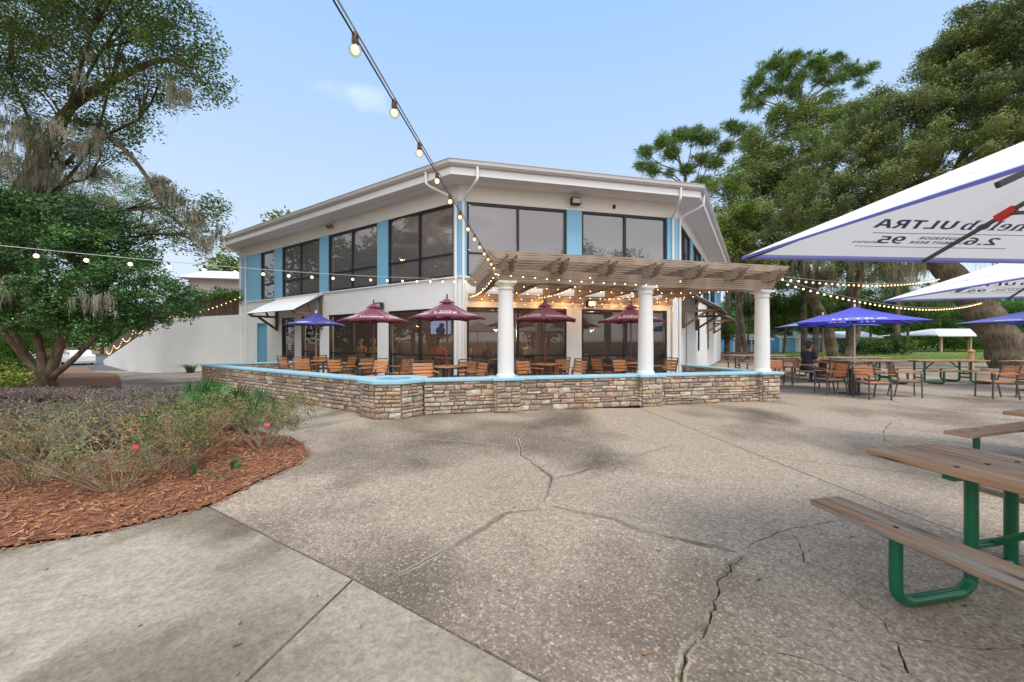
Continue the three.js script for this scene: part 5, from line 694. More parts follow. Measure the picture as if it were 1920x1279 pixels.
const oakLB = [[-14.36,11,10.67,1.68],[-12.25,10.5,9.96,1.6],[-10.14,10,9.69,1.39],[-8.44,9.5,9.02,0.92],[-7.78,9.5,8.23,0.73],[-7.26,9.3,7.64,0.36],[-9.17,10,8.31,0.9],[-15.0,12,9.33,1.5],[-12.38,11,8.38,1.3],[-10.65,10.5,8.21,0.88],[-14.33,12,7.67,1.0],[-11.61,11,7.61,0.84],[-16.61,13,7.28,0.81],[-13.5,12,7.17,0.75],[-12.3,11.5,7.09,0.56],[-9.65,10,7.26,0.42],[-9.37,9.5,9.81,1.19],[-8.11,9.5,9.68,0.59],[-9.04,10.5,5.22,0.66],[-8.34,10.5,5.0,0.48],[-8.75,10.5,4.42,0.61],[-8.09,10.5,5.29,0.26],[-10.08,11,4.71,0.55],[-15.89,11,9.75,2.14],[-15.0,10,11.22,2.22],[-11.25,9,10.5,1.88],[-9.25,9,10.62,1.5]];
const oakBackB = [[-23.06,20,9.56,1.53],[-20.83,20,9.0,1.53],[-19.5,18,7.5,1.12],[-18.47,19,8.23,0.95],[-23.89,20,10.11,1.11],[-17.68,19,7.31,0.66]];
const hollyB = [[-13.75,11,4.4,1.38],[-12.15,10.8,4.35,1.28],[-15.28,11,3.94,1.53],[-10.6,10.6,3.41,1.06],[-9.64,10.6,2.75,0.81],[-9.13,10.6,2.31,0.38],[-10.98,10.4,2.44,0.95],[-12.3,10.3,2.57,1.07],[-13.72,10.4,2.51,0.95],[-10.16,10.6,2.12,0.53],[-13.07,11.2,5.16,0.72],[-14.47,11.2,5.16,0.72],[-11.35,10.9,4.45,0.73],[-11.81,10.5,1.94,0.58],[-13.0,10.4,1.86,0.52]];
const oakR1B = [[28.72,22,19.22,2.75],[27.79,23,19.71,2.24],[27.17,24,19.0,1.6],[26.83,21,15.21,3.21],[25.06,22,14.94,2.75],[23.32,23,14.28,2.56],[21.67,24,13.67,2.07],[24.72,20,11.22,2.5],[22.75,21,10.83,2.62],[20.78,22,10.06,2.29],[20.0,24,11.83,2.07],[19.17,23,8.85,1.76],[21.39,22,7.92,1.47],[23.04,21,8.5,1.63],[27.5,20,12.06,2.5],[18.23,25,9.83,1.6],[29.17,21,17.25,3.21],[24.72,20,8.17,1.39]];
const oakR2B = [[28.33,34,19.92,2.46],[25.03,34,18.03,2.93],[22.67,34,15.67,2.6],[21.72,34,11.89,2.6],[24.75,33,14.33,2.98],[20.17,33,8.83,1.93],[23.38,33,9.29,2.11],[29.33,33,10.67,2.57],[37.0,36,9.5,2.5],[26.58,33,7.92,2.02],[22.5,36,18.5,1.3],[32.11,34,8.11,1.89]];
const t4B = [[18.13,32,14.61,1.51],[18.67,32,12.17,1.87],[19.11,32,9.5,1.69],[17.22,31,8.82,0.95],[20.89,32,7.72,1.42],[16.79,31,10.97,0.86]];
const pine1B = [[15.62,45,23.5,1.0],[17.5,45,24.88,1.06],[19.5,45,25.38,1.06],[21.25,45,25.88,1.0],[23.25,45,25.12,1.0],[25.12,45,24.0,0.94],[16.38,45,21.62,0.88],[18.88,45,23.38,0.75],[22.5,45,22.75,0.88],[26.38,45,26.5,0.88],[27.81,45,25.75,0.88],[15.0,45,22.12,0.56],[20.31,45,21.5,0.75],[24.06,45,22.12,0.88]];
const pine2B = [[28.62,45,32.0,0.94],[30.62,45,34.0,1.06],[33.12,45,34.44,1.12],[35.62,45,34.0,1.12],[38.12,45,34.19,1.0],[39.5,45,33.0,0.88],[30.0,45,30.88,0.88],[34.06,45,32.25,0.94],[36.88,45,32.12,1.0],[32.62,45,30.75,0.81],[40.75,45,32.75,0.62],[28.75,45,29.75,0.62],[37.5,45,30.25,0.88],[27.81,45,31.19,0.56],[31.88,45,32.75,0.75]];
const underB = [[30.56,50,7.06,3.12],[34.0,48,7.5,3.67],[40.28,50,6.71,3.12],[46.53,50,7.06,3.82],[53.44,52,7.28,3.25],[66.67,60,6.92,2.83],[24.28,46,4.06,2.17],[36.67,55,4.56,2.29],[42.0,56,4.61,2.64]];
const bushB = [[67.56,64,5.94,2.67],[74.25,66,7.18,3.3],[76.44,64,5.94,2.67],[80.89,64,5.23,2.84],[81.98,62,6.24,3.44],[66.74,62,2.79,1.55],[70.32,61,2.35,1.53],[74.56,61,1.5,1.19],[79.64,61,2.18,1.53],[83.33,60,4.83,3.33]];
const leftFarB = [[-74.25,66,2.6,2.38],[-75.0,60,1.5,2.83],[-72.43,70,3.44,2.53],[-83.61,70,4.42,3.31],[-81.67,60,3.17,4.17],[-80.21,75,5.67,2.5],[-68.06,70,5.39,2.92]];
// ---------- plants ----------
function leafCluster(n, L, Wd, R, seed, droop = 0.2, needle) {
  const r = rng(seed), pos = []; const q = new THREE.Quaternion(), e = new THREE.Euler();
  for (let k = 0; k < n; k++) {
    const d = V(r() - 0.5, r() - 0.5, r() - 0.5).normalize().multiplyScalar(R * Math.cbrt(r())); e.set((r() - 0.5) * 2.2 + droop, r() * 6.283, (r() - 0.5) * 1.6); if (needle) q.setFromUnitVectors(V(0, 0, 1), d.clone().normalize()); else q.setFromEuler(e);
    const l = L * (0.7 + r() * 0.6), w = Wd * (0.7 + r() * 0.6), f = l * 0.08, P4 = [V(0, 0, 0), V(-w / 2, f, l * 0.45), V(0, 0, l), V(w / 2, f, l * 0.45)].map((v) => v.applyQuaternion(q).add(needle ? d.clone().multiplyScalar(0.3) : d)); [0, 1, 2, 0, 2, 3].forEach((i) => pos.push(P4[i].x, P4[i].y, P4[i].z));
  }
  const g = new THREE.BufferGeometry(); g.setAttribute('position', new THREE.Float32BufferAttribute(pos, 3)); g.computeVertexNormals(); return g;
}
const leafMat = (tr = 0.25, rough = 0.55) => PH({ color: 0xffffff, roughness: rough, side: 2, specularIntensity: 0.45, transmission: tr, thickness: 0 });
const LEAF = leafMat(0.2, 0.8), GLOSS = S({ color: 0xffffff, roughness: 0.35, side: 2 }), MOSS = S({ color: 0xffffff, roughness: 1, side: 2 });
const mossG = (() => { const r = rng(66), pos = []; for (let k = 0; k < 34; k++) { let x = (r() - .5) * 0.6, z = (r() - .5) * 0.6, y = (r() - .5) * 0.2; const L = 0.25 + r() * r() * 0.8, n = 6, w = 0.012 + r() * 0.014, a = r() * 3.14; for (let i = 0; i < n; i++) { const x2 = x * 0.94 + (r() - .5) * 0.13, z2 = z * 0.94 + (r() - .5) * 0.13, y2 = y - L / n, w0 = w * (1 - i / n * 0.8), w1 = w * (1 - (i + 1) / n * 0.8), c = Math.cos(a), s = Math.sin(a); pos.push(x - w0 * c, y, z - w0 * s, x2 - w1 * c, y2, z2 - w1 * s, x2 + w1 * c, y2, z2 + w1 * s, x - w0 * c, y, z - w0 * s, x2 + w1 * c, y2, z2 + w1 * s, x + w0 * c, y, z + w0 * s); x = x2; y = y2; z = z2; } } const g = new THREE.BufferGeometry(); g.setAttribute('position', new THREE.Float32BufferAttribute(pos, 3)); g.computeVertexNormals(); return g; })();
const CL = { oak: leafCluster(15, 0.085, 0.036, 0.22, 1), holly: leafCluster(14, 0.075, 0.04, 0.17, 2), far: leafCluster(18, 0.19, 0.09, 0.48, 3), farFine: leafCluster(20, 0.15, 0.06, 0.42, 7), pine: leafCluster(34, 0.55, 0.035, 0.5, 4, 0, true), shrub: leafCluster(12, 0.05, 0.026, 0.11, 5), tiny: leafCluster(14, 0.026, 0.015, 0.06, 6), wide: leafCluster(12, 0.5, 0.28, 1.1, 8) };
function taper(pts, r0, r1, n = 8, m = 0) {
  const c = new THREE.CatmullRomCurve3(pts), N = m || pts.length * 4, f = c.computeFrenetFrames(N, false), pos = [], R = (i) => r0 + (r1 - r0) * Math.pow(i / N, 0.8), ring = (i, k) => { const p = c.getPointAt(i / N), a = k / n * 6.2832, w = R(i) * (1 + 0.12 * Math.sin(k * 2.3 + i)); return p.addScaledVector(f.normals[i], Math.cos(a) * w).addScaledVector(f.binormals[i], Math.sin(a) * w); }, nor = [];
  for (let i = 0; i < N; i++) for (let k = 0; k < n; k++) { const q = [ring(i, k), ring(i, k + 1), ring(i + 1, k + 1), ring(i + 1, k)]; [0, 1, 2, 0, 2, 3].forEach((j) => { pos.push(q[j].x, q[j].y, q[j].z); const cc = c.getPointAt((j === 0 || j === 1 ? i : i + 1) / N), d = q[j].clone().sub(cc).normalize(); nor.push(d.x, d.y, d.z); }); }
  const g = new THREE.BufferGeometry(); g.setAttribute('position', new THREE.Float32BufferAttribute(pos, 3)); g.setAttribute('normal', new THREE.Float32BufferAttribute(nor, 3)); g.setAttribute('uv', new THREE.Float32BufferAttribute(new Float32Array(pos.length / 3 * 2), 2)); return g;
}
function crown(parent, blobs, geo, mat, cols, dens, seed, o = {}) {       // leaf sprays gathered in clumps, with gaps between the clumps
  const r = rng(seed), list = [], ga = () => (r() + r() + r() - 1.5) / 1.5; blobs.forEach(([x, Z, y, R]) => {
    const nc = Math.round((o.clumps ?? 12) + R * 8), n = Math.round(dens * R * R / nc), cr = R * (o.spread ?? 0.34);
    for (let c0 = 0; c0 < nc; c0++) {
      const u = r() * 2 - 1, a = r() * 6.283, s = Math.sqrt(1 - u * u), rad = R * (0.25 + 0.9 * Math.pow(r(), 0.7)), base = cols[Math.floor(r() * cols.length)], tone = 0.8 + r() * 0.4, cx = x + Math.cos(a) * s * rad, cz = Z + Math.sin(a) * s * rad * (o.deep ?? 1), cy = y + u * rad * (o.flat ?? 0.8), k1 = cr * (0.6 + r() * 0.7);
      for (let k = 0; k < n; k++) { const px = cx + ga() * k1 * 1.15, pz = cz + ga() * k1 * (o.deep ?? 1), py = cy + ga() * k1 * 0.62 - (o.droop ?? 0) * r() * k1; if (py < (o.floor ?? 0.1)) continue; const c = r() < 0.8 ? base : cols[Math.floor(r() * cols.length)], b = tone * (0.8 + r() * 0.4); list.push([mat4(P(px, pz, py), new THREE.Euler(r() * 0.8 - 0.4, r() * 6.28, r() * 0.8 - 0.4), 0.75 + r() * 0.5), lin(c[0] * b, c[1] * b, c[2] * b)]); }
    }
  }); return scatter('crown', geo, mat, list, { parent });
}
function moss(parent, pts, seed, len = [0.4, 1.0], wid = 0.5, tone = [0.30, 0.29, 0.215]) { const r = rng(seed), list = []; pts.forEach(([x, Z, y, R, n]) => { for (let k = 0; k < n; k++) { const b = 0.7 + r() * 0.5, L = len[0] + r() * (len[1] - len[0]); list.push([mat4(P(x + (r() - .5) * 2 * R, Z + (r() - .5) * 2 * R, y + (r() - .5) * R), new THREE.Euler(0, r() * 6.28, 0), V(wid * (0.5 + r()), L, wid * (0.5 + r()))), lin(tone[0] * b, tone[1] * b, tone[2] * b)]); } }); return scatter('hanging_moss', mossG, MOSS, list, { parent }); }
const G3 = { oak: [[0.11, 0.17, 0.04], [0.08, 0.135, 0.035], [0.16, 0.215, 0.045], [0.09, 0.15, 0.05]], holly: [[0.05, 0.14, 0.032], [0.07, 0.175, 0.045], [0.036, 0.11, 0.028], [0.10, 0.22, 0.06]], light: [[0.16, 0.23, 0.035], [0.12, 0.19, 0.035], [0.19, 0.24, 0.045]], right: [[0.15, 0.195, 0.06], [0.19, 0.235, 0.07], [0.13, 0.19, 0.085], [0.215, 0.255, 0.08]], deep: [[0.055, 0.105, 0.022], [0.065, 0.125, 0.022], [0.09, 0.155, 0.025]], pine: [[0.15, 0.26, 0.045], [0.12, 0.21, 0.04]], lush: [[0.08, 0.19, 0.025], [0.11, 0.25, 0.03], [0.055, 0.145, 0.022]], yellow: [[0.28, 0.32, 0.06], [0.19, 0.28, 0.05]] };
function limbs(o, from0, blobs, r0, mat, seed, every = 1, tip = 0.02, spine) { const r = rng(seed), g = []; blobs.forEach(([x, Z, y, R], i) => { if (i % every) return; const b = P(x, Z, y), from = spine ? spine(y - 1.5 - r() * 3) : from0, m = from.clone().lerp(b, 0.5).add(V((r() - .5) * 1.2, (r() - .2) * 0.9, (r() - .5) * 1.2)), m2 = from.clone().lerp(b, 0.8).add(V((r() - .5) * 0.8, (r() - .3) * 0.6, (r() - .5) * 0.8)); g.push(taper([from, m, m2, b], r0 * (0.7 + r() * 0.5), tip, 6, 10)); for (let k = 0; k < 4; k++) { const a = V((r() - .5) * 1.6 * R, (r() - .4) * 1.4 * R, (r() - .5) * 1.6 * R); g.push(taper([m2, m2.clone().lerp(b, 0.5).addScaledVector(a, 0.4), b.clone().add(a)], tip * 1.8, tip * 0.35, 4, 5)); } }); part(o, 'limbs', g, mat); }

{ // live oak at upper left
  const o = thing('live_oak', 'moss hung live oak whose limbs reach over the drive above the holly', 'tree', 0, 0); const base = P(-18.5, 14, 0), fork = P(-17.6, 13.4, 5.2);
  part(o, 'trunk', [taper([base.clone().add(V(0, -0.6, 0)), P(-18.6, 13.9, 1.6), P(-18.2, 13.7, 3.6), fork], 0.62, 0.42, 14)], M.bark);
  limbs(o, fork, oakLB.filter((_, i) => i !== 4 && i !== 5), 0.10, M.bark, 5, 2);
  part(o, 'great_limb', [taper([fork, P(-13.5, 11.5, 8.2), P(-10.8, 10.6, 8.8), P(-8.6, 9.7, 8.6), P(-7.5, 9.4, 7.8)], 0.24, 0.03, 9, 24), taper([P(-12.8, 11.3, 8.0), P(-11.1, 10.7, 7.1), P(-10.0, 10.5, 6.0), P(-9.6, 10.5, 5.2), P(-9.0, 10.5, 4.6)], 0.11, 0.025, 8, 22)], M.bark);
  crown(o, [...oakLB, [-20, 16.5, 7, 2.2], [-22, 14, 8, 2.4], [-22, 11, 9, 2.4], [-19, 18.5, 8.5, 2], [-24, 16, 6.5, 2.2]], CL.oak, LEAF, G3.oak, 150, 11, { droop: 0.6, spread: 0.27, clumps: 16 });
  moss(o, [[-8.2, 9.4, 7.7, 0.2, 16], [-9.6, 10.4, 5.9, 0.22, 22], [-9.2, 10.4, 5.5, 0.25, 22], [-14.6, 11.4, 6.8, 0.8, 70], [-13.6, 10.8, 7.4, 0.5, 30], [-15.4, 11.6, 8.2, 0.6, 36], [-11.4, 10, 7.0, 0.5, 18], [-16.6, 13, 6.2, 0.6, 60], [-16.9, 13.2, 4.6, 0.4, 50], [-8.6, 10.4, 4.9, 0.4, 16], [-8.3, 10.5, 4.4, 0.5, 14], [-12.2, 11, 6.6, 0.6, 12], [-10.3, 10, 8.3, 0.7, 8]], 14, [0.3, 0.85], 0.3);
  const b = thing('background_oak', 'pale green oak showing between the holly and the mossy limb', 'tree'); part(b, 'trunk', [taper([P(-24.6, 20.4, -0.5), P(-24.2, 20.3, 3), P(-22, 20, 6)], 0.3, 0.2, 10)], M.bark); limbs(b, P(-22, 20, 6), oakBackB, 0.12, M.bark, 8); crown(b, oakBackB, CL.oak, LEAF, G3.light, 60, 12, { spread: 0.3 }); moss(b, [[-20, 19.5, 8, 1.2, 20]], 15, [0.5, 1.2], 0.4);
}
{ // tree form holly
  const o = thing('holly_tree', 'dense round holly tree with several pale trunks in the bed by the drive', 'tree'); const f = P(-13.15, 10.8, 0.62), g = [taper([P(-13.2, 10.8, 0.02), P(-13.2, 10.8, 0.3), f], 0.30, 0.22, 14)];
  part(o, 'trunk', g, M.paleBark); [[-14.2, 10.9, 2.0, 0.10], [-13.3, 10.7, 2.2, 0.12], [-12.8, 11.0, 2.1, 0.10], [-12.3, 10.6, 1.95, 0.10], [-11.5, 10.7, 1.85, 0.085], [-14.0, 10.4, 2.1, 0.09]].forEach(([x, Z, y, r]) => part(o, 'stem', [taper([f.clone().add(V((x + 13.15) * 0.1, -0.15, 0)), f.clone().lerp(P(x, Z, y), 0.45).add(V((x + 13.15) * 0.12, -0.1, 0)), P(x, Z, y), P(x * 1.02 - (-13.15) * 0.02, Z, y + 0.9)], r, r * 0.5, 9, 14)], M.paleBark));
  limbs(o, P(-13.1, 10.8, 2.2), hollyB, 0.06, M.bark, 21, 2, 0.015); crown(o, hollyB, CL.holly, GLOSS, G3.holly, 480, 22, { floor: 1.75, clumps: 24, spread: 0.30 });
  moss(o, [[-12.9, 9.6, 3.0, 0.5, 14], [-10.6, 9.7, 2.6, 0.3, 9], [-14.2, 9.6, 3.2, 0.4, 10]], 16, [0.3, 0.7], 0.25);
}
{ // oaks and pines on the right
  const a = thing('leaning_oak', 'huge live oak with leaning dark trunk beyond the white umbrellas', 'tree'); const fk = P(22.8, 21.5, 7.2);
  part(a, 'trunk', [taper([P(27.2, 20.8, -0.3), P(26.9, 20.9, 1.2), P(25.7, 21.1, 3.3), P(24.2, 21.3, 5.4), fk], 0.85, 0.5, 16, 26)], M.bark); limbs(a, fk, oakR1B, 0.20, M.bark, 31, 1); crown(a, oakR1B, CL.farFine, LEAF, G3.right, 150, 32, { clumps: 24, spread: 0.25, droop: 0.3 });
  moss(a, [[17.5, 22, 7.2, 0.8, 14], [19.3, 23, 6.9, 0.7, 14], [20.8, 21, 7.0, 0.6, 12], [24, 20, 7.2, 1.4, 18], [22.5, 21.4, 5.8, 0.6, 14], [27, 20, 6.6, 1.4, 14]], 33, [0.7, 2.0], 0.5, [0.26, 0.25, 0.16]);
  const b = thing('mossy_oak', 'tall moss draped oak with pale curved trunk behind the blue umbrellas', 'tree'); part(b, 'trunk', [taper([P(27.6, 33, -0.2), P(27.2, 33, 2.5), P(26.0, 33, 5.0), P(25.2, 33, 8.0), P(25, 33, 11)], 0.42, 0.3, 12, 20)], M.paleBark); part(b, 'second_trunk', [taper([P(29.0, 33.3, -0.2), P(29.9, 33.2, 2.6), P(29.8, 33.2, 5.5), P(30.6, 33.4, 9)], 0.34, 0.2, 10, 16)], M.paleBark); limbs(b, P(25.2, 33, 8.5), oakR2B, 0.16, M.bark, 35, 1, 0.03); crown(b, [...oakR2B, [26, 36, 22.4, 2], [29, 36, 22.8, 2], [23.2, 36, 20.2, 1.6], [27.5, 30, 19.6, 1.7]], CL.far, LEAF, G3.light.concat(G3.right), 95, 36, { clumps: 18, spread: 0.28, droop: 0.4 });
  moss(b, [[19.5, 32, 8.8, 1.2, 22], [21.5, 32, 7.2, 1.0, 18], [23.6, 32, 8.2, 1.2, 20], [26, 32, 7.2, 1.2, 20], [28.5, 32, 8.0, 1.4, 20], [31.5, 32, 7.4, 1.5, 20], [20, 32, 6.4, 0.8, 14]], 37, [1.0, 3.0], 0.7, [0.22, 0.22, 0.13]);
  const c = thing('sweetgum_tree', 'bright green tree rising beside the roof corner', 'tree'); part(c, 'trunk', [taper([P(19.9, 32.5, -0.2), P(19.2, 32.3, 4), P(18.2, 32, 9)], 0.22, 0.15, 10)], M.paleBark); limbs(c, P(18.2, 32, 8.5), t4B, 0.10, M.bark, 41); crown(c, t4B, CL.far, LEAF, G3.light, 110, 42, { droop: 0.4 });
  const pine = (label, x, Z, top, blobs, seed) => { const t = thing('pine_tree', label, 'tree'), tp = P(x, Z, top); part(t, 'trunk', [taper([P(x + 0.3, Z, -0.3), P(x + 0.1, Z, top * 0.5), tp], 0.34, 0.16, 10)], M.bark); limbs(t, tp, blobs, 0.10, M.bark, seed, 1, 0.03, (y) => P(x + 0.05, Z, Math.min(top - 0.3, y))); crown(t, blobs.concat(blobs.map(([a, b, c, d], i) => [a + Math.sin(i * 2.7) * 1.6, b + Math.cos(i * 1.9) * 1.5, c - 0.8 + Math.sin(i * 5.1), d * 0.6])), CL.pine, LEAF, G3.pine, 30, seed + 1, { flat: 0.6, clumps: 5, spread: 0.5 }); };
  pine('sparse crowned pine rising over the roof ridge', 20.3, 45, 21.5, pine1B, 51); pine('tall sparse crowned pine standing above the oak canopy', 34, 45, 29.5, pine2B, 53);
  [[35.2, 40, 'dark straight pine trunk behind the bright blue umbrella', 0.42], [46, 46, 'dark pine trunk beside the hedge', 0.40], [26.3, 47, 'slim pine trunk seen right of the third column', 0.34], [33.2, 42, 'slim pine trunk near the mossy oak', 0.3], [21.8, 37, 'pale bare trunk standing behind the side awnings', 0.3]].forEach(([x, Z, lb, r], i) => { const t = thing('pine_trunk_tree', lb, 'tree'); part(t, 'trunk', [taper([P(x, Z, -0.3), P(x + 0.15, Z, 6), P(x - 0.1, Z, 15)], r, r * 0.6, 10)], i === 4 ? M.paleBark : M.bark); crown(t, [[x, Z, 14, 3], [x + 1.5, Z, 12.5, 2]], CL.far, LEAF, G3.deep, 30, 60 + i, { scale: 2 }); });
  underB.forEach((q, i) => { const t = thing('understory_tree', 'dark green understory tree behind the trunks', 'tree', 0, 0, 0, 0, 'understory trees behind the trunks'); part(t, 'trunk', [taper([P(q[0], q[1], -0.2), P(q[0] + 0.3, q[1], q[2] * 0.5), P(q[0], q[1], q[2])], 0.16, 0.08, 7)], M.bark); crown(t, [q, [q[0] + q[3] * 0.6, q[1], q[2] - q[3] * 0.5, q[3] * 0.7]], CL.far, LEAF, G3.deep, 80, 70 + i, { droop: 0.3 }); });
  bushB.forEach((q, i) => { const t = thing('woodland_tree', 'bright green tree in the wood behind the open pavilion', 'tree', 0, 0, 0, 0, 'trees behind the open pavilion'); part(t, 'trunk', [taper([P(q[0], q[1], -0.2), P(q[0] + 0.2, q[1], q[2] * 0.5), P(q[0], q[1], q[2])], 0.14, 0.06, 7)], M.bark); crown(t, [q, [q[0] - q[3] * 0.5, q[1] - 0.5, Math.max(0.8, q[2] - q[3] * 0.7), q[3] * 0.8]], CL.far, LEAF, G3.lush, 90, 90 + i, {}); });
  [[37.5, 42], [39.8, 42.3], [42, 42]].forEach(([x, Z], i) => { const t = thing('clipped_shrub', 'dark evergreen shrub in the hedge beside the blue shed', 'shrub', 0, 0, 0, 0, 'hedge shrubs beside the shed'); part(t, 'stem', [taper([P(x, Z, 0), P(x, Z, 0.6), P(x + 0.1, Z, 1.1)], 0.06, 0.03, 6)], M.bark); crown(t, [[x, Z, 0.9, 1.35]], CL.far, LEAF, G3.deep, 120, 110 + i, { gap: 0.05, flat: 0.8 }); });
  // wood that closes the view all round, and the trees the glass mirrors
  const r = rng(123); const ringT = (name, lb, cat, grp, arr, cols, seed) => arr.forEach(([x, Z, h, R], i) => { const t = thing(name, lb, cat, 0, 0, 0, 0, grp); part(t, 'trunk', [taper([P(x, Z, -1), P(x + 0.3, Z, h * 0.5), P(x, Z, h)], 0.3, 0.12, 7)], M.bark); crown(t, [[x, Z, h, R], [x + R * 0.6, Z, h - R * 0.5, R * 0.75], [x - R * 0.6, Z + 1, h - R * 0.4, R * 0.75]], CL.wide, LEAF, cols, 12, seed + i, { gap: 0.2, scale: 4 }); });
  ringT('far_tree', 'far green tree beyond the car park', 'tree', 'far trees beyond the car park', leftFarB.map(([x, Z, y, R]) => [x, Z, y, R]), G3.lush, 130);
  ringT('shore_tree', 'tree standing across the plaza, mirrored in the restaurant glass', 'tree', 'trees mirrored in the glass', [[-46, -34, 8, 6], [-30, -46, 9, 6], [33, -30, 14, 4.5], [39, -25, 12.5, 4], [27, -35, 11, 4], [38, -48, 8, 6], [-58, -8, 10, 7], [-48, 10, 9, 6], [-36, 13, 8, 6], [-34, 8.5, 9, 6], [-42, 17, 8, 6]], G3.oak, 150);
  ringT('wood_tree', 'tree in the green wood closing the view behind sheds and pavilion', 'tree', 'far wood behind the sheds', [[22, 78, 5, 5], [32, 80, 6, 5.5], [43, 80, 5.5, 5], [54, 82, 6.5, 6], [66, 84, 6, 6], [78, 84, 7, 6], [92, 84, 7, 7], [106, 80, 7, 7], [120, 76, 8, 7], [60, 72, 3, 4], [73, 73, 3, 4], [86, 72, 3.5, 4.5], [100, 70, 4, 5]], G3.lush, 140); ringT('roof_peek_tree', 'treetop just showing above the left eave', 'tree', 'treetops behind the restaurant', [[-27.4, 45, 15.6, 1.0]], G3.light, 160); ringT('roof_peek_tree', 'small tree showing between the holly and the left eave', 'tree', 'treetops behind the restaurant', [[-33.5, 45, 10.2, 2.0]], G3.light, 162);
}
{ // bushes at the left edge
  [[-16.5, 12.6, 0.9, 1.0, G3.lush, 'green shrub behind the holly trunk'], [-13.0, 9.2, 0.55, 0.75, G3.yellow, 'yellow green variegated shrub left of the holly trunk'], [-12.2, 8.4, 0.32, 0.5, G3.yellow, 'low yellow green shrub in front of the holly'], [-17.8, 13.6, 1.6, 1.1, G3.lush, 'taller green shrub behind the variegated one'], [-20.5, 15.5, 1.4, 1.3, G3.lush, 'leafy shrub at the edge of the bed']].forEach(([x, Z, y, R, c, lb], i) => { const t = thing('garden_shrub', lb, 'shrub'); part(t, 'stem', [taper([P(x, Z, 0), P(x, Z, y * 0.6), P(x + 0.1, Z, y)], 0.04, 0.02, 6)], M.bark); crown(t, [[x, Z, y, R]], CL.holly, LEAF, c, 330, 170 + i, { gap: 0.1, floor: 0.05 }); });
  // low purple hedges
  const hedge = (lb, pts, w, h, n, seed) => { const t = thing('purple_hedge', lb, 'hedge', 0, 0, 0, 0, 'low purple leaved hedges'), r = rng(seed), list = [], tw = []; for (let k = 0; k < n; k++) { const s = r() * (pts.length - 1), i = Math.floor(s), f = s - i, [x0, Z0] = pts[i], [x1, Z1] = pts[i + 1], x = x0 + (x1 - x0) * f + (r() - .5) * w * 0.6, Z = Z0 + (Z1 - Z0) * f + (r() - .5) * w, y = h * (0.15 + 0.85 * Math.pow(r(), 0.45)) * (0.9 + 0.25 * tn(x * 2 + 30, Z * 2 + 30, 999, 3)); const up = r(), c = up < 0.62 ? [0.20, 0.145, 0.15] : up < 0.82 ? [0.11, 0.14, 0.08] : [0.27, 0.21, 0.19], b = 0.7 + r() * 0.6; list.push([mat4(P(x, Z, y), new THREE.Euler(r() * 6, r() * 6, r()), 0.9 + r() * 0.7), lin(c[0] * b, c[1] * b, c[2] * b)]); if (k % 14 === 0) tw.push(rod(P(x, Z, 0.03), P(x + (r() - .5) * 0.2, Z + (r() - .5) * 0.2, y), 0.006, 0.003, 4)); } part(t, 'stems', tw, M.twigDark); scatter('foliage', CL.tiny, LEAF, list, { parent: t }); };
  hedge('low clipped purple hedge running in front of the holly tree', [[-12.5, 8.6], [-9.6, 8.8], [-7.6, 8.5], [-6.4, 8.3]], 1.0, 0.33, 9000, 181); hedge('low clipped purple hedge behind the dry rose bushes', [[-9.6, 6.3], [-7.5, 6.5], [-5.8, 6.6], [-4.7, 6.5]], 1.1, 0.36, 10000, 183); hedge('dark purple hedge mass at the edge of the bed behind bare twigs', [[-8.5, 4.9], [-6.8, 5.0], [-5.4, 5.1]], 1.0, 0.42, 8000, 185);
}
